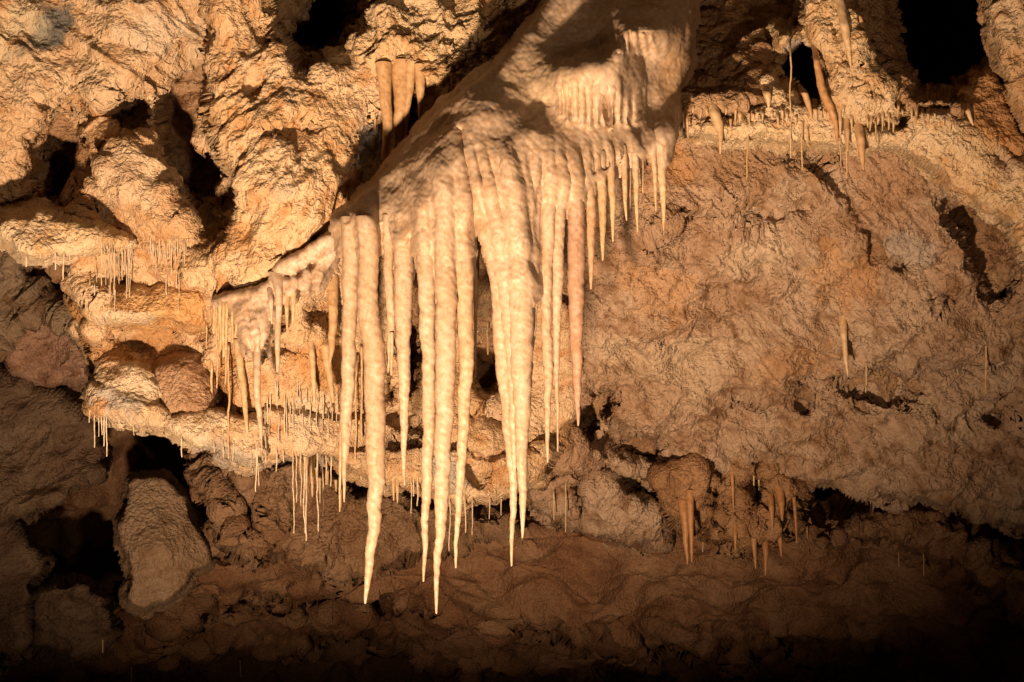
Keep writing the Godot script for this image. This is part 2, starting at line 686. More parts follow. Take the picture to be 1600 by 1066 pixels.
func shell() -> void:
	# the rest of the chamber: floor, and walls and ceiling round the viewer
	var n := 120
	var m := 60
	var pts := PackedVector3Array()
	var col := PackedColorArray()
	for j in m + 1:
		var th := PI * j / m
		for i in n + 1:
			var ph := TAU * (i % n) / n
			var dir := Vector3(sin(th) * cos(ph), cos(th), sin(th) * sin(ph))
			var r := 1.0 + 0.10 * big.get_noise_3dv(dir * 1.2) + 0.05 * mid.get_noise_3dv(dir * 0.5)
			var p := Vector3(dir.x * 7.5, dir.y * 5.0, dir.z * 9.0) * r + Vector3(0, 1.6, -4.5)
			p.y = maxf(p.y, -1.1 + 0.25 * big.get_noise_3d(p.x * 0.3, 0, p.z * 0.3) + 0.05 * mid.get_noise_3d(p.x * 0.2, 0, p.z * 0.2))
			pts.append(p)
			col.append(Color(0.30, 0.20, 0.12).lerp(Color(0.36, 0.26, 0.17), 0.5 + 0.5 * tone.get_noise_3dv(p * 0.4)))
	var nor := grid_normals(pts, n + 1, m + 1)
	for k in nor.size():
		nor[k] = -nor[k] if nor[k].dot(Vector3(0, 1.0, -4.5) - pts[k]) < 0 else nor[k]
	var wall := PackedInt32Array()
	var floor_ := PackedInt32Array()
	for j in m:
		for i in n:
			var k := j * (n + 1) + i
			var t := PackedInt32Array([k, k + 1, k + n + 1, k + 1, k + n + 2, k + n + 1])
			if (pts[k].y + pts[k + n + 2].y) / 2 < -0.75:
				floor_.append_array(t)
			else:
				wall.append_array(t)
	for e in [["cave_floor", floor_], ["cave_chamber_wall", wall]]:
		var o := MeshInstance3D.new()
		o.name = e[0]
		o.mesh = commit(pts, nor, col, e[1], rock)
		o.set_meta("kind", "structure")
		add_child(o, true)

const SHADEROCK := [Color(0.19, 0.10, 0.05), Color(0.25, 0.15, 0.083), Color(0.12, 0.058, 0.028)]  # tones darkened to put the dimness of distance into the colour
const WARMROCK := [Color(0.49, 0.335, 0.19), Color(0.54, 0.41, 0.265), Color(0.39, 0.22, 0.10)]
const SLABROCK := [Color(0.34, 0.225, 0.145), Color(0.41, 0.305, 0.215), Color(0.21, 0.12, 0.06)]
const ORANGE := Color(0.46, 0.25, 0.10)
const PALE := Color(0.60, 0.50, 0.36)
const GREY := Color(0.36, 0.33, 0.29)
const CREAM := Color(0.54, 0.43, 0.325)
const PINK := Color(0.47, 0.32, 0.24)

func slant(deg: float, along: float, across: float) -> Basis:
	# relief stretched along a direction of the picture plane
	var r := Basis(Vector3(0, 0, 1), deg_to_rad(deg))
	return Basis.from_scale(Vector3(along, across, across)) * r.inverse()

func back_rock() -> void:
	# far low ceiling at the bottom of the view
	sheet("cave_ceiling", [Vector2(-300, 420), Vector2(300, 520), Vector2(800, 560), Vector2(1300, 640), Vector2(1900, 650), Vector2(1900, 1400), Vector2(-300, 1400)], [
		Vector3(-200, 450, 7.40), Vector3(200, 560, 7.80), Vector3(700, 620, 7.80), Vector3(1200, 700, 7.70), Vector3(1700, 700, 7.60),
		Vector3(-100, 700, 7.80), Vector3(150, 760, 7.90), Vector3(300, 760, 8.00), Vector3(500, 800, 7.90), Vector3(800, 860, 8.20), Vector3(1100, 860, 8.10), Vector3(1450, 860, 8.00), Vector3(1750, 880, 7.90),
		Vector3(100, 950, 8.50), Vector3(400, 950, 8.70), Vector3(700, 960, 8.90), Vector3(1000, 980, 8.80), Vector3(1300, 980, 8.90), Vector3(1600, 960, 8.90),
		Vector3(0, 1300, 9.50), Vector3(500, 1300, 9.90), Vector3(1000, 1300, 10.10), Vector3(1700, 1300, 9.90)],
		{"tones": SHADEROCK, "amp": [0.25, 0.05, 0.007, 0.005], "grain": slant(-8, 0.3, 0.65), "step": 2.5, "cut": [
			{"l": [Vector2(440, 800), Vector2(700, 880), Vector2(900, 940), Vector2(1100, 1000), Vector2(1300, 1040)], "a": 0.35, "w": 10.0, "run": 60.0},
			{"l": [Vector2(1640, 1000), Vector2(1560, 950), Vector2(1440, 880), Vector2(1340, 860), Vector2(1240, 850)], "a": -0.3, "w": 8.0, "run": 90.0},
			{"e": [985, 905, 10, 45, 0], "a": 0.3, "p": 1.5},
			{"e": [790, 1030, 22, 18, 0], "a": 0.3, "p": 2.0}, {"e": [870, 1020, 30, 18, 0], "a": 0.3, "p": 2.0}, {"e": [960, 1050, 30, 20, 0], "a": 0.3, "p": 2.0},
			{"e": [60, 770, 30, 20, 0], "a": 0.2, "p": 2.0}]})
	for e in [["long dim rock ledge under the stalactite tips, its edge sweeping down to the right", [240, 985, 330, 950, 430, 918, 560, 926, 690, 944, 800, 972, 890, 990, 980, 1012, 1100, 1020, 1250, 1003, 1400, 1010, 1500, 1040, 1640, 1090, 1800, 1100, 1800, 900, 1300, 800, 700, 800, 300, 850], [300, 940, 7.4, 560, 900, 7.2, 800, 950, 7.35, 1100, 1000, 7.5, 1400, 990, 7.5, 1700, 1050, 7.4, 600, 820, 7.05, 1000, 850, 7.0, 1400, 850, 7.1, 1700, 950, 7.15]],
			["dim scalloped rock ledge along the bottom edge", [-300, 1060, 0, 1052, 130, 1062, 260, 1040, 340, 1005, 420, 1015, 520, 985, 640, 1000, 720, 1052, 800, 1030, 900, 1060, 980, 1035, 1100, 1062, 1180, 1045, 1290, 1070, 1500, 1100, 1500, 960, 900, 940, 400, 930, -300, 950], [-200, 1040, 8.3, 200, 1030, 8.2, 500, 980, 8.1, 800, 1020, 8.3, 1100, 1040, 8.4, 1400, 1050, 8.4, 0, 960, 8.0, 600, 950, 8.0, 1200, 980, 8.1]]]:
		var l := sheet("rock_ledge", V(e[1]), W(e[2]), {"lip": 0.45, "roll": 50.0, "rough": 16.0, "amp": [0.14, 0.06, 0.007, 0.005], "grain": slant(-10, 0.3, 0.9), "tones": [Color(0.24, 0.125, 0.062), Color(0.31, 0.185, 0.105), Color(0.15, 0.072, 0.034)], "thing": true, "step": 2.5})  # shade of the low ceiling put into darker, redder tones
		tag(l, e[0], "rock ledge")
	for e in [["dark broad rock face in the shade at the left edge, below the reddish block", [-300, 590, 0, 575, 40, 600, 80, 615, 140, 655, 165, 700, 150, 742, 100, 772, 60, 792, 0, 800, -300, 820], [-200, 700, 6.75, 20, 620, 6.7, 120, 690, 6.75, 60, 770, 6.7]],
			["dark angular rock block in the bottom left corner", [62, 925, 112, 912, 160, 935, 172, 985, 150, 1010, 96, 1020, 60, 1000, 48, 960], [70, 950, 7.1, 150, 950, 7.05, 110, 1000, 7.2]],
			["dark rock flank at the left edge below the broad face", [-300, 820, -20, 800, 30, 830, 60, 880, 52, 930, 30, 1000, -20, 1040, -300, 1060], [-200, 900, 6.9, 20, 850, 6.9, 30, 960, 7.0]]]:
		var l := sheet("rock_mass", V(e[1]), W(e[2]), {"lip": 0.25, "roll": 8.0, "rough": 9.0, "amp": [0.06, 0.05, 0.012, 0.006], "grain": slant(25, 0.4, 1.0), "tones": [Color(0.095, 0.058, 0.034), Color(0.13, 0.09, 0.056), Color(0.062, 0.034, 0.018)], "thing": true})  # tones darkened to carry the shade of this corner
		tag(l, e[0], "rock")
	# wall behind the upper rocks, darkened in colour to deepen the shade of its hollows
	sheet("cave_wall", [Vector2(-300, -300), Vector2(1900, -300), Vector2(1900, 760), Vector2(1000, 720), Vector2(560, 600), Vector2(300, 520), Vector2(-300, 470)], [
		Vector3(-200, -200, 5.75), Vector3(400, -200, 5.9), Vector3(1000, -200, 5.9), Vector3(1700, -200, 5.9), Vector3(0, 200, 5.75), Vector3(460, 60, 5.8), Vector3(650, 150, 5.6), Vector3(1150, 80, 5.75), Vector3(1130, 150, 5.6), Vector3(1250, 100, 5.9), Vector3(1450, 60, 6.5), Vector3(1400, 150, 6.2),
		Vector3(0, 450, 6.9), Vector3(500, 450, 6.0), Vector3(900, 300, 5.9), Vector3(1600, 300, 5.9), Vector3(1000, 650, 6.5), Vector3(1700, 650, 6.5), Vector3(560, 560, 6.3), Vector3(-200, 600, 7.2)],
		{"tones": [Color(0.27, 0.16, 0.085), Color(0.32, 0.21, 0.12), Color(0.2, 0.11, 0.055)], "amp": [0.08, 0.07, 0.03, 0.009], "step": 3.0, "cut": [{"e": [1460, 45, 100, 125, 0], "a": 0.9, "p": 1.6}, {"e": [495, 25, 66, 60, 15], "a": 1.0, "p": 1.8}, {"e": [655, 165, 18, 60, 0], "a": 1.0, "p": 3.0}, {"e": [1250, 110, 26, 40, 0], "a": 0.8, "p": 3.0}]})

func front(x: float, y: float) -> float:
	# distance of the nearest rock surface seen at a point of the photograph
	var best := 9.0
	for f in faces:
		if x > f[0].x and y > f[0].y and x < f[1].x and y < f[1].y:
			var i: int = f[2].bsearch(x)
			var j: int = f[3].bsearch(y)
			best = minf(best, f[4][mini(j, f[3].size() - 1) * f[2].size() + mini(i, f[2].size() - 1)])
	return best

func seat(pts: Array, off := 0.0) -> float:
	# distance for something that hangs from the rock at its first point and clears the rock below; its root is sunk in
	var n := pts.size()
	var best := 1e6
	for k in range(1, 9):
		var t := k / 8.0 * (n - 1)
		var i := mini(int(t), n - 2)
		best = minf(best, front(lerpf(pts[i][0], pts[i + 1][0], t - i), lerpf(pts[i][1], pts[i + 1][1], t - i)))
	var root := front(pts[0][0], pts[0][1])
	var d := minf(minf(best, root) , root + 0.02) - 0.006 + off
	var sink: float = clampf(root - d, 0.0, 0.22) + 0.006 + pts[0][2] * 0.0019
	while pts[0].size() < 4:
		pts[0].append(0.0)
	pts[0][3] = sink
	return d

func V(a: Array) -> Array:
	# [x, y, x, y, ...] as points
	var r := []
	for k in range(0, a.size(), 2):
		r.append(Vector2(a[k], a[k + 1]))
	return r

func W(a: Array) -> Array:
	# [x, y, depth, ...] as points
	var r := []
	for k in range(0, a.size(), 3):
		r.append(Vector3(a[k], a[k + 1], a[k + 2]))
	return r

func left_rock() -> void:
	# upper left wall, lit, with hollows
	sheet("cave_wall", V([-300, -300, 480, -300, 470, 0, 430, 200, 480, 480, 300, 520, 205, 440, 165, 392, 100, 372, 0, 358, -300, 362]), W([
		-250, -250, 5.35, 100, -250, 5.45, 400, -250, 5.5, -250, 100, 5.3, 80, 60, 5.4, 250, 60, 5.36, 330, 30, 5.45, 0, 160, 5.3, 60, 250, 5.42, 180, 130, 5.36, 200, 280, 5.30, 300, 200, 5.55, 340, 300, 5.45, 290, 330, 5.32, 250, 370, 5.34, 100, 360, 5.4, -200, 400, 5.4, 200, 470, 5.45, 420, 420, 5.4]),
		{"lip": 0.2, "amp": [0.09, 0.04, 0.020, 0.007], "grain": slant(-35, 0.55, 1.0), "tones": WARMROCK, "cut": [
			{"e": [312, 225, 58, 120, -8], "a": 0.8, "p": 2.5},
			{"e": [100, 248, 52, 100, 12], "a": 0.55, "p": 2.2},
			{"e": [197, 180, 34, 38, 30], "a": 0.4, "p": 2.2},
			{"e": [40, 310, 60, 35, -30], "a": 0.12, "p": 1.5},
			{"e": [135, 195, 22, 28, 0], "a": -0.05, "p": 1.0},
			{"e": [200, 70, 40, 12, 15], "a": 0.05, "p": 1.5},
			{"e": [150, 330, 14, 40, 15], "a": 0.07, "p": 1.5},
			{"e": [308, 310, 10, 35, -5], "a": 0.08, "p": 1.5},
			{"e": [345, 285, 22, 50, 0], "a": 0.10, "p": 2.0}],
		"stains_and_shade": [{"e": [88, 45, 75, 34, -40], "c": Color(0.10, 0.105, 0.10), "k": 0.95}, {"e": [30, 30, 60, 50, -20], "c": Color(0.50, 0.46, 0.33), "k": 0.6}, {"e": [260, 60, 70, 50, 20], "c": Color(0.54, 0.47, 0.36), "k": 0.7},
			{"e": [210, 290, 90, 60, 0], "c": PALE, "k": 0.5}, {"e": [100, 280, 70, 90, 0], "c": Color(0.36, 0.19, 0.08), "k": 0.7}, {"e": [190, 370, 80, 30, 0], "c": ORANGE, "k": 0.5}]})  # the brown patch paints shade into the recess above the ledge
	# the low ledge at the left edge
	var o := sheet("rock_ledge", V([-300, 352, -40, 345, 10, 338, 65, 329, 85, 338, 112, 344, 160, 349, 195, 362, 220, 385, 180, 392, 120, 394, 108, 402, 84, 398, 42, 404, 28, 392, 0, 372, -60, 380, -300, 390]), W([
		-250, 360, 5.2, 0, 350, 5.18, 70, 340, 5.22, 70, 380, 5.15, 20, 375, 5.15, 150, 365, 5.2, 200, 375, 5.28, 110, 395, 5.2]),
		{"lip": 0.16, "roll": 16.0, "rough": 4.0, "amp": [0.02, 0.02, 0.01, 0.005], "tones": [Color(0.60, 0.46, 0.28), PALE, Color(0.52, 0.35, 0.18)], "thing": true})
	tag(o, "pale orange rock ledge jutting from the left edge above the pink overhang", "rock ledge")
	# the ridge left of the curtain
	o = sheet("rock_ridge", V([318, -300, 325, 0, 321, 60, 323, 120, 317, 160, 331, 205, 345, 228, 362, 262, 373, 300, 368, 345, 352, 370, 300, 400, 300, 440, 345, 470, 400, 455, 440, 430, 470, 400, 505, 370, 545, 345, 600, 330, 640, 260, 625, 150, 590, 112, 560, 96, 520, 98, 480, 108, 460, 96, 441, 62, 426, 30, 412, 0, 400, -300]), W([
		350, -250, 5.3, 370, 0, 5.2, 340, 100, 5.18, 400, 60, 5.2, 350, 200, 5.15, 440, 120, 5.15, 400, 200, 5.1, 500, 130, 5.2, 580, 130, 5.3, 620, 220, 5.35, 480, 230, 5.12, 560, 230, 5.28, 400, 320, 5.08, 480, 330, 5.1, 550, 320, 5.2, 330, 420, 5.25, 400, 420, 5.15, 450, 390, 5.15]),
		{"lip": 0.25, "roll": 22.0, "amp": [0.07, 0.042, 0.022, 0.008], "grain": slant(62, 0.6, 1.0), "tones": [Color(0.55, 0.39, 0.22), Color(0.60, 0.46, 0.30), Color(0.44, 0.25, 0.11)], "thing": true, "cut": [
			{"e": [430, 210, 25, 14, 10], "a": 0.05, "p": 1.5}, {"e": [470, 205, 24, 20, 30], "a": 0.07, "p": 1.5}, {"e": [395, 130, 12, 20, 0], "a": 0.04, "p": 1.5}, {"e": [400, 30, 8, 40, -30], "a": 0.05, "p": 1.5},
			{"e": [560, 215, 18, 50, 15], "a": 0.10, "p": 1.5}, {"e": [575, 250, 14, 16, 0], "a": 0.10, "p": 2.0}, {"e": [330, 375, 26, 12, 10], "a": 0.06, "p": 1.5}, {"e": [445, 400, 16, 10, 0], "a": 0.06, "p": 1.5}],
		"stains_and_shade": [{"e": [575, 225, 34, 60, 12], "c": Color(0.36, 0.36, 0.36), "k": 0.9}, {"e": [555, 290, 22, 30, 30], "c": Color(0.40, 0.39, 0.37), "k": 0.7}, {"e": [440, 205, 60, 22, 10], "c": Color(0.42, 0.24, 0.10), "k": 0.6}, {"e": [360, 370, 70, 30, 0], "c": ORANGE, "k": 0.6}, {"e": [440, 300, 20, 30, 0], "c": GREY, "k": 0.35}]})
	tag(o, "rugged tan rock ridge left of the cream curtain, edged by a dark hollow", "rock")
	# the overhanging block under it, down to the bright rim
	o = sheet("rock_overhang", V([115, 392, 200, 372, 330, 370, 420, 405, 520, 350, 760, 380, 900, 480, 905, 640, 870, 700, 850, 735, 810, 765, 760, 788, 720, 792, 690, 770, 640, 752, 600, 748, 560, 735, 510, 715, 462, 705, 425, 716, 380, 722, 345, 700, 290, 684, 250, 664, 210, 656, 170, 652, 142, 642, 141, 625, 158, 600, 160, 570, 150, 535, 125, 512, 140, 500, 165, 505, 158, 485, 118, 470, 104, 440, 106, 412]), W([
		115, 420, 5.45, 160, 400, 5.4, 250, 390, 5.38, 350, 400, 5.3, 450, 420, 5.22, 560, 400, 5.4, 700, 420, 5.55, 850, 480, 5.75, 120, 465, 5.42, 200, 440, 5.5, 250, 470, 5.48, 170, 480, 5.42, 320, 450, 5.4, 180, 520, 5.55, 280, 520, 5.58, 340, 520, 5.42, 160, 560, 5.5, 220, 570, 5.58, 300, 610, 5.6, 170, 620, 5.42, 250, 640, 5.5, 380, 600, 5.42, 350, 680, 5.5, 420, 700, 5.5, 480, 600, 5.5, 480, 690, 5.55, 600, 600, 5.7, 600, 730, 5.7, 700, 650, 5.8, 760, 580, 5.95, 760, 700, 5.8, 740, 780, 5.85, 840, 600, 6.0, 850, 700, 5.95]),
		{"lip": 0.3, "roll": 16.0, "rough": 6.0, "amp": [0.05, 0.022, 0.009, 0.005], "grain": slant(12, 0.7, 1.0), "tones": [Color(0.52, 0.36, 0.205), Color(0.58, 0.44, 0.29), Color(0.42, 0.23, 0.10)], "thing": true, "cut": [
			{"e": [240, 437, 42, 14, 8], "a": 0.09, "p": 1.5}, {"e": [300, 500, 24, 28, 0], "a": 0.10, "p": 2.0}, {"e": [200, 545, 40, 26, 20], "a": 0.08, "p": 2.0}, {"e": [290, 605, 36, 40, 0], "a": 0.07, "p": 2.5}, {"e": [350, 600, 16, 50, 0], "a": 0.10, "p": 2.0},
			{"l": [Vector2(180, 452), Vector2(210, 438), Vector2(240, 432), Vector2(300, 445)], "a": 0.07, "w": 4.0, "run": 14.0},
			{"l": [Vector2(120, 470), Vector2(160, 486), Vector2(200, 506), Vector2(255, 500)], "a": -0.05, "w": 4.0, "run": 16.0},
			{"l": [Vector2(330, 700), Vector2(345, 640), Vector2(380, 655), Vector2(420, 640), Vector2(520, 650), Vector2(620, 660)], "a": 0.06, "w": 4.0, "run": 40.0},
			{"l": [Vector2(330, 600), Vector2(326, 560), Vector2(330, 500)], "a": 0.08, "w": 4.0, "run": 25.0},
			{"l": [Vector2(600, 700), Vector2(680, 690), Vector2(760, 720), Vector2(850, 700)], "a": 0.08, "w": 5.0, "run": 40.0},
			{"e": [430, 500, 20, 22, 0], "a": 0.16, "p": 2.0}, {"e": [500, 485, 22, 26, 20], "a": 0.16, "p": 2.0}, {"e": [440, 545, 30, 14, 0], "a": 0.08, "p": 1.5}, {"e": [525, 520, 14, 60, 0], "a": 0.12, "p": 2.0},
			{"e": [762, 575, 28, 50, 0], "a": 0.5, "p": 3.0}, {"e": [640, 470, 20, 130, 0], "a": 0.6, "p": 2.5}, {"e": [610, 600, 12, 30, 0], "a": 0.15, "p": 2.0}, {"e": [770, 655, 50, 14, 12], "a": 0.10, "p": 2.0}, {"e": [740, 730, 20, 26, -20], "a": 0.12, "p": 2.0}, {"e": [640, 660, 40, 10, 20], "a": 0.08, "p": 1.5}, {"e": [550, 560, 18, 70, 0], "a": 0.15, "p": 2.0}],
		"stains_and_shade": [{"e": [240, 410, 90, 34, 0], "c": Color(0.52, 0.31, 0.22), "k": 0.9}, {"e": [235, 440, 55, 18, 5], "c": Color(0.36, 0.17, 0.08), "k": 0.9}, {"e": [240, 470, 60, 16, 0], "c": Color(0.55, 0.29, 0.09), "k": 0.9},
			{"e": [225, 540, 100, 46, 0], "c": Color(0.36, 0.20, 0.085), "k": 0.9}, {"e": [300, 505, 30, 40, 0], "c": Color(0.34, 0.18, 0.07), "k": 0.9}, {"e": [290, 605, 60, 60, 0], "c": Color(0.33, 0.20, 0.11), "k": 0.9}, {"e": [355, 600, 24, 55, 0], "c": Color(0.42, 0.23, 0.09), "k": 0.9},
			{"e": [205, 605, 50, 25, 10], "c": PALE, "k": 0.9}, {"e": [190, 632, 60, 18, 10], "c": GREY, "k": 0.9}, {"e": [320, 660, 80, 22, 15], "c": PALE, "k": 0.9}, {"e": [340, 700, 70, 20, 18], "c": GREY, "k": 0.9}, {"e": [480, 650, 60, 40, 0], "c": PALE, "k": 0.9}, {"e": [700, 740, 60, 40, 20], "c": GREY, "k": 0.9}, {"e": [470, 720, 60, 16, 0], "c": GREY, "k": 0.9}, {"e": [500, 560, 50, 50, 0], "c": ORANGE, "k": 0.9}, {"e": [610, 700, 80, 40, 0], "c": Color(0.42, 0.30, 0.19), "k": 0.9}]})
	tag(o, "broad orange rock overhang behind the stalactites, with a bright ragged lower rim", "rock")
	o = sheet("rock_ledge", V([120, 478, 150, 470, 178, 462, 198, 448, 240, 438, 290, 440, 318, 450, 334, 475, 326, 512, 300, 518, 262, 502, 235, 501, 205, 508, 170, 500, 140, 492]), W([130, 480, 5.40, 180, 470, 5.37, 240, 450, 5.36, 310, 470, 5.36, 250, 495, 5.32, 170, 490, 5.34, 310, 510, 5.42]),
		{"lip": 0.12, "roll": 20.0, "rough": 5.0, "amp": [0.03, 0.016, 0.006, 0.004], "tones": [Color(0.50, 0.29, 0.12), Color(0.56, 0.38, 0.19), Color(0.40, 0.20, 0.075)], "thing": true, "stains_and_shade": [{"e": [200, 496, 60, 12, 8], "c": PALE, "k": 0.8}]})
	tag(o, "smooth orange rock ledge below the fringe of straws at the left", "rock ledge")
	o = sheet("rock_bulge", V([232, 580, 250, 560, 290, 552, 325, 556, 334, 590, 336, 640, 330, 665, 250, 660, 236, 620]), W([245, 600, 5.46, 290, 580, 5.44, 325, 600, 5.46, 290, 640, 5.42, 250, 645, 5.44]),
		{"lip": 0.16, "roll": 34.0, "rough": 5.0, "amp": [0.02, 0.014, 0.006, 0.004], "tones": [Color(0.34, 0.21, 0.125), Color(0.40, 0.27, 0.17), Color(0.26, 0.14, 0.07)], "thing": true})
	tag(o, "rounded dull brown rock bulge inside the orange overhang above the bright rim", "rock")
	o = sheet("rock_ledge", V([141, 642, 140, 625, 156, 600, 160, 580, 182, 574, 210, 574, 232, 583, 243, 605, 248, 632, 266, 650, 300, 646, 320, 652, 345, 642, 372, 655, 395, 652, 420, 660, 425, 712, 380, 722, 345, 702, 290, 684, 250, 664, 210, 656, 170, 652]), W([150, 630, 5.38, 170, 590, 5.42, 225, 590, 5.43, 200, 640, 5.36, 260, 655, 5.40, 330, 660, 5.40, 300, 680, 5.37, 400, 665, 5.42, 390, 715, 5.40]),
		{"lip": 0.12, "roll": 14.0, "rough": 6.0, "amp": [0.03, 0.022, 0.010, 0.005], "tones": [Color(0.54, 0.41, 0.26), PALE, Color(0.42, 0.28, 0.15)], "thing": true, "stains_and_shade": [{"e": [185, 630, 50, 22, 10], "c": GREY, "k": 0.8}, {"e": [150, 635, 22, 16, 0], "c": ORANGE, "k": 0.8}, {"e": [360, 705, 60, 14, 18], "c": GREY, "k": 0.7}]})
	tag(o, "pale rock ledge that forms the bright lower left rim of the overhang", "rock ledge")
	# rocks at the lower left, their dimness painted in as darker tones
	o = sheet("rock_block", V([30, 520, 60, 500, 110, 512, 128, 540, 132, 585, 100, 600, 78, 612, 60, 600, 20, 580, 8, 560]), W([20, 560, 6.6, 70, 510, 6.6, 120, 540, 6.55, 70, 600, 6.7, 110, 590, 6.6]),
		{"lip": 0.2, "roll": 6.0, "rough": 6.0, "amp": [0.03, 0.03, 0.012, 0.006], "grain": slant(20, 0.4, 1.0), "tones": [Color(0.24, 0.14, 0.095), Color(0.29, 0.19, 0.135), Color(0.17, 0.09, 0.05)], "thing": true})
	tag(o, "reddish rock block in the shade left of the orange overhang", "rock")
	o = sheet("rock_shelf", V([-300, 400, 0, 385, 30, 400, 60, 430, 70, 460, 110, 480, 150, 510, 155, 545, 120, 530, 80, 500, 40, 510, 0, 560, -300, 620]), W([-200, 500, 6.5, 0, 420, 6.5, 50, 450, 6.5, 130, 520, 6.45, 0, 540, 6.6]),
		{"lip": 0.4, "roll": 18.0, "amp": [0.05, 0.08, 0.03, 0.008], "tones": [Color(0.17, 0.12, 0.075), Color(0.22, 0.165, 0.11), Color(0.12, 0.07, 0.035)], "thing": true})
	tag(o, "dim greenish brown rock shelf at the left edge under the pale ledge", "rock")
	o = sheet("hanging_slab", V([205, 752, 255, 745, 290, 778, 300, 800, 332, 878, 300, 890, 292, 915, 262, 938, 228, 958, 200, 940, 206, 905, 200, 868, 188, 850, 186, 822, 200, 795]), W([205, 770, 6.75, 270, 780, 6.75, 240, 860, 6.6, 320, 875, 6.75, 200, 850, 6.65, 230, 945, 6.65, 290, 900, 6.7]),
		{"lip": 0.2, "roll": 5.0, "rough": 4.0, "amp": [0.02, 0.014, 0.008, 0.005], "tones": [Color(0.25, 0.17, 0.105), Color(0.29, 0.21, 0.14), Color(0.20, 0.125, 0.07)], "thing": true})
	tag(o, "pale brown slab of rock hanging in the dark at the lower left", "rock")
	o = sheet("rock_lump", V([300, 690, 380, 710, 460, 715, 560, 770, 700, 790, 790, 800, 800, 830, 700, 850, 620, 872, 560, 888, 530, 893, 480, 872, 430, 858, 390, 862, 362, 858, 346, 830, 335, 790, 318, 765, 300, 730]), W([310, 710, 6.7, 420, 720, 6.5, 350, 800, 6.45, 380, 850, 6.5, 450, 800, 6.6, 540, 880, 6.8, 600, 820, 6.7, 780, 820, 6.9]),
		{"lip": 0.3, "roll": 24.0, "rough": 10.0, "amp": [0.07, 0.08, 0.012, 0.006], "tones": [Color(0.22, 0.13, 0.068), Color(0.27, 0.175, 0.105), Color(0.15, 0.08, 0.038)], "thing": true, "cut": [{"e": [385, 805, 22, 30, 0], "a": 0.15, "p": 1.5}, {"e": [360, 750, 18, 26, -20], "a": 0.12, "p": 1.5}, {"e": [440, 870, 30, 14, 0], "a": 0.1, "p": 1.5}]})
	tag(o, "brown lumpy rock in half shade below the bright rim", "rock")

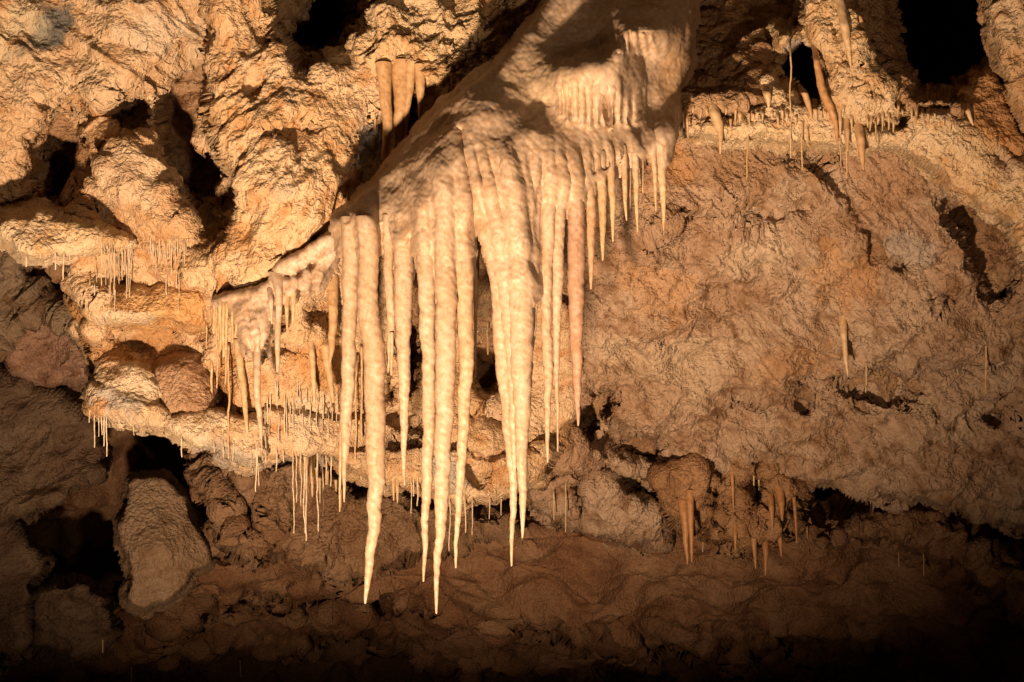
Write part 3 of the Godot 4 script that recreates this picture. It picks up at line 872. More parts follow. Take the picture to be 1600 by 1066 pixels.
func right_rock() -> void:
	# the broad slab of ceiling right of the stalactites
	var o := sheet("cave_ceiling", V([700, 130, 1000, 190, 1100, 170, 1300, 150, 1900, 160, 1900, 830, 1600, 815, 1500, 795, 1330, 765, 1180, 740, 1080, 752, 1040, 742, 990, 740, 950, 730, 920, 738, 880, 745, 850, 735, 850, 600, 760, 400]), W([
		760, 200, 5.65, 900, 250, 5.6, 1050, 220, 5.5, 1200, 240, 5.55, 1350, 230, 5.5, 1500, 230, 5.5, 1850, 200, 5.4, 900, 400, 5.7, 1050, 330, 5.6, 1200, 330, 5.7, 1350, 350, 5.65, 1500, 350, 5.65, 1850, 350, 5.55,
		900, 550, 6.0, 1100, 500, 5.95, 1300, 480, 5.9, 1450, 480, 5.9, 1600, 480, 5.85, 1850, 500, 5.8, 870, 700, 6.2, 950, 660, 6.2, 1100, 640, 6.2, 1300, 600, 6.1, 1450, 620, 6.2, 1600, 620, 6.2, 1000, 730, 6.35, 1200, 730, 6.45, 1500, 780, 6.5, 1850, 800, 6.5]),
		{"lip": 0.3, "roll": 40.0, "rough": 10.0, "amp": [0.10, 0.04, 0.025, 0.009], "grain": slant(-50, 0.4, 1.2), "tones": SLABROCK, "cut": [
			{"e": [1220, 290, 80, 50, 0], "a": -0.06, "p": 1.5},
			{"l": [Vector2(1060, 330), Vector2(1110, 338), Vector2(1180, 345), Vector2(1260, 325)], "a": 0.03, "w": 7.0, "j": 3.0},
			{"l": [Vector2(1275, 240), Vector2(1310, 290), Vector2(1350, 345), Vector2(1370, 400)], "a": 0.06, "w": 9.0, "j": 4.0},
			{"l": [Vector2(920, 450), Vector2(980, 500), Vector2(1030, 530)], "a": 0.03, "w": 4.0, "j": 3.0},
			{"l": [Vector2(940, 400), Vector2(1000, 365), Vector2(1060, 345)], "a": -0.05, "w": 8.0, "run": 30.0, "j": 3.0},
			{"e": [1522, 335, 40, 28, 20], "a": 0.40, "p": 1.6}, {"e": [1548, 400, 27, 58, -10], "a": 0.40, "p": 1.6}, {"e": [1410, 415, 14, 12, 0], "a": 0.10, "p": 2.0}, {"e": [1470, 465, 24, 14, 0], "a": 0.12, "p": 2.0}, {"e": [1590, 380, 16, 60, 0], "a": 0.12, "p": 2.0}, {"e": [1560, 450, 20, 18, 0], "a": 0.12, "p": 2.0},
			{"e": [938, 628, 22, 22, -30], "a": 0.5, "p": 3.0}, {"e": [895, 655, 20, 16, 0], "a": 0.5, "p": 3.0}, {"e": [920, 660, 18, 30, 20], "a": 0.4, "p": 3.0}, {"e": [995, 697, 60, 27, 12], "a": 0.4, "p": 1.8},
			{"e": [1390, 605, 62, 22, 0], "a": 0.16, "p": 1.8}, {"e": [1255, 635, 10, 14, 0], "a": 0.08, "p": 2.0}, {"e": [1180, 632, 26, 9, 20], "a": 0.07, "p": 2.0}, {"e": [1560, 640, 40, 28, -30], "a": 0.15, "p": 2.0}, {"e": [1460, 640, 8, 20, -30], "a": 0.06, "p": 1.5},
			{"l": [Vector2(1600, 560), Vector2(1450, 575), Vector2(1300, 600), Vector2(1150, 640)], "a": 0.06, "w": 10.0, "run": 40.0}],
		"stains_and_shade": [{"e": [1180, 260, 120, 55, 0], "c": Color(0.27, 0.165, 0.085), "k": 0.75}, {"e": [1360, 270, 90, 60, 20], "c": Color(0.34, 0.21, 0.12), "k": 0.6}, {"e": [1320, 430, 60, 70, -30], "c": ORANGE, "k": 0.5}, {"e": [1430, 390, 60, 30, 20], "c": GREY, "k": 0.6}, {"e": [1010, 440, 100, 40, 20], "c": Color(0.46, 0.27, 0.13), "k": 0.5}, {"e": [1050, 560, 150, 50, 10], "c": Color(0.50, 0.40, 0.28), "k": 0.5}, {"e": [1180, 390, 80, 40, 0], "c": Color(0.52, 0.42, 0.30), "k": 0.5}, {"e": [1020, 250, 60, 60, 0], "c": ORANGE, "k": 0.5}, {"e": [1250, 560, 80, 40, 0], "c": Color(0.42, 0.24, 0.11), "k": 0.5}, {"e": [1450, 560, 120, 50, 0], "c": Color(0.33, 0.24, 0.17), "k": 0.5}]})
	o.set_meta("kind", "structure")
	# dim rocks below it, left of the hanging clusters
	o = sheet("rock_bulge", V([830, 770, 870, 735, 910, 715, 945, 735, 1000, 780, 1040, 800, 1060, 830, 1040, 855, 985, 848, 930, 828, 890, 818, 850, 800]), W([850, 780, 6.5, 910, 725, 6.4, 960, 770, 6.5, 1040, 830, 6.7, 900, 810, 6.65]),
		{"lip": 0.3, "roll": 20.0, "rough": 9.0, "amp": [0.04, 0.05, 0.02, 0.007], "tones": SLABROCK, "thing": true, "cut": [{"e": [905, 770, 14, 28, 0], "a": 0.14, "p": 2.0}, {"e": [925, 752, 12, 8, 0], "a": 0.1, "p": 2.0}]})
	tag(o, "rounded tan rock bulge below the slab, right of the fused stalactite tips", "rock")
	o = sheet("pocketed_rock", V([1030, 745, 1060, 722, 1110, 718, 1200, 725, 1260, 760, 1240, 800, 1210, 840, 1180, 830, 1160, 845, 1120, 830, 1090, 800, 1085, 830, 1060, 820, 1045, 780]), W([1040, 750, 6.3, 1090, 730, 6.3, 1070, 810, 6.35, 1150, 780, 6.4, 1240, 770, 6.5, 1200, 830, 6.5]),
		{"lip": 0.35, "roll": 26.0, "rough": 12.0, "amp": [0.05, 0.07, 0.03, 0.008], "tones": [Color(0.30, 0.17, 0.085), Color(0.36, 0.22, 0.12), Color(0.22, 0.12, 0.055)], "thing": true, "cut": [{"e": [1120, 785, 24, 24, 0], "a": 0.25, "p": 2.5}, {"e": [1178, 750, 22, 22, 0], "a": 0.22, "p": 2.5}, {"e": [1178, 790, 18, 22, 0], "a": 0.22, "p": 2.5}, {"e": [1118, 735, 22, 14, 0], "a": 0.18, "p": 2.0}]})
	tag(o, "reddish brown rock knob with dark pockets from which short stalactites hang", "rock")
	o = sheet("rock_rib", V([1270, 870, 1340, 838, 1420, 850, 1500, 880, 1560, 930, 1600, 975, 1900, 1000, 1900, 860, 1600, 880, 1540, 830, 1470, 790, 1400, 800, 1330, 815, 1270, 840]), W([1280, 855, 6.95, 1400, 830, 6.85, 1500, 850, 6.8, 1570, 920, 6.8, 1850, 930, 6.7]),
		{"lip": 0.3, "roll": 30.0, "rough": 10.0, "amp": [0.05, 0.06, 0.02, 0.006], "tones": SHADEROCK, "thing": true})
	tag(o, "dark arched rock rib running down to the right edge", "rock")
	# upper right: bright band, column and bulge in front of dark hollows
	o = sheet("rock_band", V([1040, 185, 1090, 178, 1140, 180, 1190, 155, 1183, 120, 1205, 108, 1225, 135, 1250, 165, 1285, 165, 1300, 120, 1275, 75, 1255, 55, 1215, 85, 1212, 50, 1255, 40, 1262, 0, 1280, -300, 1345, -300, 1335, 0, 1352, 50, 1365, 95, 1395, 130, 1420, 168, 1470, 165, 1520, 195, 1560, 215, 1600, 250, 1900, 340, 1900, 480, 1600, 400, 1570, 350, 1510, 300, 1450, 260, 1400, 235, 1320, 228, 1240, 228, 1150, 216, 1090, 212, 1045, 216]), W([
		1050, 200, 5.28, 1120, 198, 5.2, 1200, 130, 5.2, 1220, 205, 5.16, 1230, 70, 5.2, 1310, 205, 5.18, 1290, -250, 5.3, 1300, 0, 5.15, 1310, 80, 5.12, 1340, 140, 5.12, 1390, 210, 5.18, 1420, 180, 5.16, 1500, 230, 5.2, 1560, 300, 5.25, 1620, 330, 5.2, 1850, 420, 5.2]),
		{"lip": 0.22, "roll": 16.0, "rough": 5.0, "amp": [0.02, 0.03, 0.016, 0.007], "grain": slant(15, 0.8, 1.0), "tones": [Color(0.54, 0.40, 0.24), Color(0.60, 0.48, 0.32), Color(0.46, 0.29, 0.14)], "thing": true, "cut": [
			{"l": [Vector2(1310, 110), Vector2(1370, 135)], "a": 0.02, "w": 3.0}, {"l": [Vector2(1308, 128), Vector2(1385, 152)], "a": 0.02, "w": 3.0}, {"l": [Vector2(1318, 95), Vector2(1350, 108)], "a": 0.02, "w": 3.0}, {"l": [Vector2(1300, 40), Vector2(1328, 100)], "a": 0.03, "w": 4.0},
			{"e": [1375, 195, 34, 12, 0], "a": 0.10, "p": 2.0}, {"e": [1412, 190, 6, 12, 20], "a": 0.1, "p": 2.0}, {"l": [Vector2(1045, 200), Vector2(1120, 192), Vector2(1200, 188)], "a": 0.015, "w": 3.0},
			{"e": [1560, 250, 24, 14, 35], "a": 0.05, "p": 1.5}],
		"stains_and_shade": [{"e": [1240, 70, 20, 12, 0], "c": Color(0.5, 0.48, 0.46), "k": 0.7}, {"e": [1180, 205, 110, 18, 5], "c": Color(0.60, 0.47, 0.29), "k": 0.7}, {"e": [1560, 250, 40, 30, 35], "c": Color(0.40, 0.28, 0.2), "k": 0.6}, {"e": [1500, 280, 50, 30, 30], "c": ORANGE, "k": 0.4}]})
	tag(o, "bright tan rock band and column under the dark hollows at the upper right", "rock")
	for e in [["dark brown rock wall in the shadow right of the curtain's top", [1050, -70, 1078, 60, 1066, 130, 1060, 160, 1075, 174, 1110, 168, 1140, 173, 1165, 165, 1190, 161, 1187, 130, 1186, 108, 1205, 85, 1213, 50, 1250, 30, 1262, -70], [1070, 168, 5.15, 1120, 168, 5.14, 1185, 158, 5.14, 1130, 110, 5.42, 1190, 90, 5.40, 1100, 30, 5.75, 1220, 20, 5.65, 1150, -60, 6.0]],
			["shaded brown rock flank right of the bright column, rimmed below with small teeth", [1330, -70, 1348, 30, 1368, 95, 1395, 132, 1422, 172, 1470, 166, 1500, 176, 1512, 158, 1480, 152, 1430, 146, 1405, 110, 1390, 60, 1380, -70], [1360, 60, 5.25, 1395, 125, 5.2, 1425, 165, 5.10, 1490, 165, 5.13, 1480, 155, 5.18, 1390, 60, 5.4, 1370, -60, 5.5, 1345, -50, 5.3]]]:
		o = sheet("shadowed_rock", V(e[1]), W(e[2]), {"lip": 0.12, "roll": 12.0, "rough": 5.0, "amp": [0.03, 0.04, 0.018, 0.007], "tones": [Color(0.34, 0.21, 0.11), Color(0.38, 0.25, 0.145), Color(0.25, 0.14, 0.065)], "thing": true})  # shadow beside the curtain and column put into darker brown tones
		tag(o, e[0], "rock")
	o = sheet("rock_buttress", V([1560, -300, 1535, -40, 1540, 0, 1548, 30, 1553, 75, 1556, 105, 1570, 125, 1575, 150, 1590, 180, 1600, 200, 1650, 240, 1900, 300, 1900, -300]), W([1560, -200, 5.2, 1555, 20, 5.08, 1570, 90, 5.02, 1595, 170, 5.05, 1620, 50, 5.0, 1800, 0, 4.95, 1800, 250, 5.0]),
		{"lip": 0.3, "roll": 22.0, "rough": 3.0, "amp": [0.02, 0.03, 0.015, 0.006], "tones": WARMROCK, "thing": true})
	tag(o, "smooth tan rock buttress cut by the upper right edge of the picture", "rock")
	o = sheet("rock_hollow", V([1490, 150, 1510, 110, 1550, 105, 1575, 135, 1590, 190, 1605, 240, 1560, 235, 1510, 205]), W([1500, 150, 5.3, 1550, 130, 5.3, 1590, 220, 5.25, 1540, 210, 5.2]),
		{"lip": 0.2, "roll": 16.0, "amp": [0.02, 0.03, 0.015, 0.006], "tones": [ORANGE, Color(0.4, 0.25, 0.13), Color(0.32, 0.18, 0.08)], "thing": true})
	tag(o, "orange brown rock boss between the smooth buttress and the bright band", "rock")

func flowstone() -> void:
	# knobbly rock behind the top of the curtain
	var o := sheet("knobbly_rock", V([548, 100, 552, 70, 580, 40, 585, 10, 600, -300, 1180, -300, 1130, -40, 1000, 40, 880, 100, 760, 190, 690, 260, 655, 230, 668, 190, 672, 150, 655, 112, 625, 100, 600, 118, 575, 122]), W([
		560, 80, 5.28, 600, 40, 5.25, 640, 70, 5.22, 600, 110, 5.22, 680, 40, 5.3, 700, 110, 5.2, 670, 200, 5.3, 760, 60, 5.3, 760, 160, 5.15, 830, 20, 5.35, 850, 100, 5.25, 950, 0, 5.45, 1100, -60, 5.5, 650, -250, 5.5, 1000, -250, 5.6]),
		{"lip": 0.2, "roll": 16.0, "amp": [0.04, 0.055, 0.028, 0.009], "tones": [Color(0.54, 0.38, 0.20), Color(0.58, 0.45, 0.28), Color(0.42, 0.25, 0.11)], "thing": true, "cut": [
			{"e": [745, 85, 22, 26, 20], "a": 0.12, "p": 1.5}, {"e": [705, 95, 10, 24, 0], "a": 0.08, "p": 1.5}, {"e": [815, 45, 8, 12, 0], "a": 0.08, "p": 1.5}, {"e": [780, 20, 30, 30, 0], "a": 0.07, "p": 1.5}, {"e": [910, 5, 14, 8, 0], "a": 0.08, "p": 1.5}]})
	tag(o, "knobbly brown rock above and behind the left slope of the cream curtain", "rock")
	var cuts := []
	# folds that run down into the stalactites
	for f in [[[741, 208], [757, 303], [775, 400]], [[758, 208], [775, 292], [792, 400]], [[780, 205], [791, 292], [800, 400]], [[803, 205], [811, 292], [822, 420]], [[826, 210], [829, 292], [838, 420]], [[847, 215], [847, 330]], [[868, 214], [867, 335]], [[884, 212], [886, 310]], [[905, 208], [909, 290]], [[926, 207], [928, 270]], [[944, 207], [946, 260]], [[963, 205], [965, 255]], [[982, 204], [984, 245]],
			[[673, 275], [680, 330], [682, 430]], [[704, 300], [706, 360], [712, 440]], [[554, 340], [561, 365]], [[586, 330], [596, 360]], [[617, 312], [614, 360]], [[641, 290], [650, 350]]]:
		var l := []
		for q in f:
			l.append(Vector2(q[0], q[1]))
		cuts.append({"l": l, "j": 1.0, "a": 0.024, "w": 3.2, "fade": rng.randf_range(50.0, 110.0)})
	for f in [[721, 205, 737, 300, 5.0, 0.035]]:
		cuts.append({"l": [Vector2(f[0], f[1]), Vector2(lerpf(f[0], f[2], 0.5) - 1.0, lerpf(f[1], f[3], 0.5)), Vector2(f[2], f[3])], "j": 1.0, "a": f[5], "w": f[4]})
	# the small second curtain higher up on the right
	for f in [[872, 104, 14], [884, 112, 14], [897, 108, 14], [908, 118, 14], [919, 122, 12], [931, 118, 12], [942, 112, 13], [955, 125, 10], [967, 116, 10], [979, 120, 10], [991, 116, 10]]:
		cuts.append({"l": [Vector2(f[0], f[1]), Vector2(f[0] + 3, f[1] + 75)], "j": 1.0, "a": -0.026, "w": 4.0, "fade": 55.0})
	cuts.append({"e": [947, 168, 6, 22, -8], "j": 1.0, "a": 0.06, "p": 2.0})
	for k in 7:
		cuts.append({"l": [Vector2(935 + k * 14, 48 + absf(k - 3) * 4), Vector2(940 + k * 14, 80)], "j": 1.0, "a": -0.016, "w": 4.0})
	var tubes := folds()
	for h in hanging():
		tubes.append([h[3], h[1], h[4]])
	tubes.append([[[767, 208, 7], [782, 292, 9], [797, 366, 9], [800, 440, 8], [801, 470, 6]], 4.69, 440.0])
	tubes.append([[[836, 212, 8], [837, 285, 9], [842, 385, 6], [841, 430, 4]], 4.73, 400.0])
	o = sheet("flowstone_curtain", V([526, 350, 536, 332, 560, 312, 590, 285, 615, 250, 650, 210, 690, 165, 730, 130, 775, 100, 830, 40, 880, -40, 1090, -60, 1080, 40, 1075, 110, 1064, 165, 1058, 190, 1046, 235, 1034, 262, 1026, 236, 1004, 252, 984, 252, 966, 268, 944, 286, 928, 290, 918, 306, 900, 326, 880, 338, 862, 350, 852, 345, 846, 300, 846, 440, 836, 462, 815, 480, 790, 468, 772, 440, 754, 360, 739, 305, 739, 430, 724, 446, 700, 456, 668, 438, 653, 420, 650, 358, 642, 392, 616, 388, 600, 356, 594, 390, 570, 398, 548, 404, 537, 398, 531, 376]), W([
		530, 345, 4.93, 560, 340, 4.84, 600, 290, 4.92, 610, 340, 4.80, 650, 220, 4.93, 660, 300, 4.72, 690, 370, 4.68, 690, 450, 4.69, 680, 240, 4.77, 700, 190, 4.86, 720, 200, 4.76, 710, 260, 4.69, 720, 150, 4.85, 780, 110, 4.92, 780, 160, 4.81, 770, 205, 4.72, 780, 270, 4.67, 800, 360, 4.69, 800, 460, 4.70, 840, 400, 4.73, 840, 200, 4.74, 840, 280, 4.70,
		850, 165, 4.86, 840, 120, 4.90, 830, 60, 5.02, 870, 110, 4.83, 890, 106, 4.80, 925, 98, 4.79, 965, 86, 4.79, 860, 150, 4.84, 900, 200, 4.80, 900, 280, 4.76, 930, 185, 4.83, 930, 130, 4.79, 970, 150, 4.82, 960, 220, 4.83, 1000, 215, 4.90, 1040, 200, 4.97, 1050, 170, 5.06, 1010, 170, 5.02, 1030, 120, 5.08, 870, 70, 5.02, 900, 75, 4.97, 940, 76, 4.95, 980, 40, 4.86, 1020, 48, 4.88, 1000, 70, 4.92, 1000, 85, 4.97, 950, 20, 5.02, 900, 0, 5.14, 1000, 0, 5.12, 1070, 40, 5.15, 950, -60, 5.3]),
		{"lip": 0.10, "roll": 14.0, "rough": 3.0, "amp": [0.02, 0.003, 0.0, 0.0], "tones": [CREAM, Color(0.62, 0.47, 0.30), Color(0.58, 0.42, 0.25)], "mat": calcite, "thing": true, "flow": true, "cut": cuts, "tubes": tubes,
		"stains_and_shade": [{"e": [820, 130, 120, 70, 0], "c": Color(0.60, 0.47, 0.31), "k": 0.6}, {"e": [1060, 120, 40, 80, 0], "c": Color(0.44, 0.29, 0.15), "k": 0.6}]})
	tag(o, "large cream flowstone curtain with folded front that carries the long stalactites", "flowstone")

func hanging() -> Array:
	var pale := Color(0.54, 0.43, 0.325)
	var tan_ := Color(0.60, 0.45, 0.28)
	return [
		["straight cream stalactite at the far left of the cluster, split into thin tips", 4.84, pale, [[538, 314, 8], [545, 355, 13], [547, 370, 14], [548, 420, 14.5], [547, 485, 11.5], [544, 553, 11], [541, 620, 10.5], [539, 680, 8], [538, 730, 4], [537.5, 784, 1.2]], 352],
		["long wavy cream stalactite, lowest on the left, its tip bent to the left", 4.78, pale, [[561, 306, 11], [573, 355, 16], [577, 418, 16], [576, 485, 17], [584, 553, 17.5], [586, 620, 16.5], [587, 710, 15.5], [587, 769, 12.5], [583, 837, 9.5], [579, 872, 7.8], [573, 906, 5.5], [570.5, 942, 1.8]], 352],
		["short slim cream stalactite with a forked tip beside the long wavy one", 4.82, pale, [[609, 296, 7], [606, 348, 9], [609, 451, 7.2], [610, 519, 6.2], [608, 553, 4], [606, 581, 1.2]], 350],
		["smooth straight cream stalactite in the gap between the wavy one and the thick trio", 4.80, pale, [[626, 286, 12], [631, 355, 16.5], [630.5, 451, 15], [629.5, 519, 12.5], [631.5, 586, 9.8], [632.5, 654, 6.8], [631, 710, 4], [632, 757, 1.3]], 350],
		["long cream stalactite, left one of the thick trio in the middle", 4.70, pale, [[652, 262, 11], [661, 310, 15], [666, 360, 16], [667, 451, 14], [669, 553, 11.5], [669.5, 654, 10], [668.5, 700, 9.6], [665.5, 769, 8], [664, 837, 5], [662, 908, 1.4]], 390],
		["longest cream stalactite, middle one of the thick trio, lowest tip of all", 4.67, pale, [[690, 235, 13], [692, 300, 16], [694, 360, 15.5], [696, 451, 16.5], [696, 553, 16.5], [694.5, 654, 14.8], [692, 700, 13], [691, 769, 11.2], [687.5, 837, 7.6], [684, 872, 6.2], [681.5, 906, 4.4], [682, 958, 1.6]], 400],
		["cream stalactite, right one of the thick trio, with a tan tip", 4.70, pale.lerp(tan_, 0.3), [[715, 225, 13], [718, 300, 15], [719, 360, 15], [723, 418, 16.5], [726.5, 485, 12.8], [727, 553, 12], [725.5, 620, 10.5], [721.5, 710, 7.6], [718, 769, 6], [713, 837, 4], [712, 887, 1.3]], 395],
		["brown thin stalactite half hidden behind the right one of the thick trio", 4.86, Color(0.42, 0.28, 0.15), [[744, 330, 6], [744, 380, 6.5], [743.5, 450, 5], [743, 500, 2.6], [743, 590, 1]], 400],
		["cream stalactite with a narrow tip, first to the right of the fused stalactite", 4.74, pale, [[860, 215, 12], [861, 270, 14], [858, 340, 12], [856, 400, 8.6], [855, 451, 8], [855, 553, 8.2], [856, 620, 6.6], [856, 688, 3.2], [856, 722, 1.2]], 300],
		["cream stalactite with a threadlike lower end, left of the pinkish one", 4.75, pale, [[876, 212, 9], [876, 270, 11], [874, 330, 10.5], [873, 370, 10], [872.5, 451, 8.4], [870, 519, 6.2], [870, 586, 4.2], [871, 654, 2.2], [872, 705, 1]], 290],
		["pinkish brown stalactite ending in a clean white tip on the right", 4.77, PINK, [[892, 208, 9], [895, 260, 13], [899, 320, 14.5], [899, 350, 14], [899, 451, 13], [901, 519, 10], [903, 586, 7], [903, 637, 4], [903, 664, 1.6]], 275],
		["medium pinkish stalactite next right of the pinkish brown one", 4.80, PINK.lerp(tan_, 0.5), [[914, 205, 8], [918, 250, 9.5], [922, 310, 9.5], [923, 350, 8.5], [923, 400, 5.5], [923.5, 451, 1.4]], 255],
		["tan stalactite third from the left in the descending right row", 4.82, tan_, [[934, 205, 8], [938, 250, 9], [939, 280, 8], [942, 340, 6], [942, 375, 4], [942, 406, 1.3]], 250],
		["slim tan stalactite fourth in the descending right row", 4.83, tan_, [[951, 205, 7], [954, 245, 7], [955, 270, 6.5], [957, 320, 4.8], [958, 377, 1.2]], 245],
		["thin tan stalactite fifth in the descending right row, just left of a longer pair", 4.86, tan_, [[971, 203, 6], [974, 240, 6], [975, 250, 5.5], [977, 300, 3.6], [979, 344, 1.1]], 240],
		["hair thin short stalactite between two longer ones in the right row", 4.90, tan_, [[981, 205, 4], [982, 232, 4], [983, 260, 3.4], [984, 327, 1]], 235],
		["thin stalactite with the lowest tip in the middle of the right row", 4.87, tan_, [[990, 203, 6], [992, 240, 5.5], [993, 250, 5.5], [995, 310, 3.6], [996, 362, 1.1]], 238],
		["shortest thin stalactite of the right row, tucked behind its neighbours", 4.92, tan_, [[1001, 205, 5], [1002, 232, 4.8], [1004.5, 300, 1.1]], 232],
		["slender stalactite that splits from its neighbour like a Y near the right end", 4.92, tan_, [[1010, 192, 5], [1018, 225, 5], [1023, 270, 3.6], [1025, 329, 1.1]], 228],
		["tapered tan stalactite at the right end of the curtain, wide at its root", 4.93, tan_, [[1047, 178, 13], [1038, 205, 11.5], [1036, 228, 9], [1035, 280, 6.5], [1036, 320, 4], [1037, 360, 1.2]], 222],
	]

func folds() -> Array:
	return [[[[731, 208, 7], [747, 310, 10], [766, 385, 11], [777, 440, 12], [783, 500, 12.5], [786, 560, 12.5], [791, 620, 10.5], [797, 700, 7.8], [801.5, 769, 6], [800, 830, 3.8], [799, 884, 1.3]], 4.70, 415],
			[[[749, 208, 8], [767, 303, 12], [783, 385, 14], [793, 450, 16], [800, 520, 16], [803, 570, 14], [804, 620, 11.5], [803, 690, 6.5], [803, 740, 2.5]], 4.69, 425],
			[[[791, 200, 11], [801, 292, 15], [811, 385, 18], [814, 459, 20], [815.5, 553, 18], [816.5, 620, 14.5], [816.5, 700, 9], [816, 769, 6], [816.5, 810, 3.6], [816, 840, 1.3]], 4.675, 435],
			[[[814, 203, 10], [819, 292, 13], [830, 385, 13], [831, 450, 11], [827, 540, 9], [823, 630, 7], [818, 720, 3]], 4.71, 415]]

func below(pts: Array, seam: float) -> Array:
	# the part of a path from just above its seam down
	var y := seam - 14.0
	var r := []
	for k in pts.size():
		if r.is_empty():
			if k + 1 < pts.size() and pts[k + 1][1] > y:
				var t: float = clampf((y - pts[k][1]) / (pts[k + 1][1] - pts[k][1]), 0.0, 1.0)
				r.append([lerpf(pts[k][0], pts[k + 1][0], t), lerpf(pts[k][1], pts[k + 1][1], t), lerpf(pts[k][2], pts[k + 1][2], t), 0.012])
		else:
			r.append(pts[k])
	return r

func long_stalactites() -> void:
	var pale := Color(0.54, 0.43, 0.325)
	var tan_ := Color(0.60, 0.45, 0.28)
	var list := hanging()
	root_tint = true
	for s in list:
		stalactite("stalactite", s[0], "stalactite", below(s[3], s[4]), s[1], s[2], "stalactites of the cream curtain")
	root_tint = false
	# second tips of the split ones, as parts of them
	var first := get_node("stalactite")
	var third := get_node("stalactite_002")
	for e in [[first, "tip", [[546, 590, 6], [543.5, 680, 4.5], [541, 725, 1.2]], 4.84], [first, "tip", [[536, 630, 4, 0.01], [532, 700, 3.2], [530.5, 799, 1]], 4.845], [third, "tip", [[612, 519, 3.6], [612, 555, 2.6], [611, 586, 1]], 4.81]]:
		var m := MeshInstance3D.new()
		m.mesh = spike(e[2], e[3], pale)
		m.name = e[1]
		e[0].add_child(m, true)
		m.position = at(e[2][0][0], e[2][0][1], e[3] + (e[2][0][3] if e[2][0].size() > 3 else 0.0)) - e[0].position
	# four stalactites grown into one
	var o := Node3D.new()
	o.name = "fused_stalactite"
	o.position = at(795, 330, 4.72)
	add_child(o)
	tag(o, "broad fused cream stalactite of four folds that ends in two close tips", "stalactite")
	for e in folds():
		var m := MeshInstance3D.new()
		var fp := below(e[0], e[2])
		m.mesh = spike(fp, e[1], pale)
		m.name = "fold"
		o.add_child(m, true)
		m.position = at(fp[0][0], fp[0][1], e[1] + 0.012) - o.position

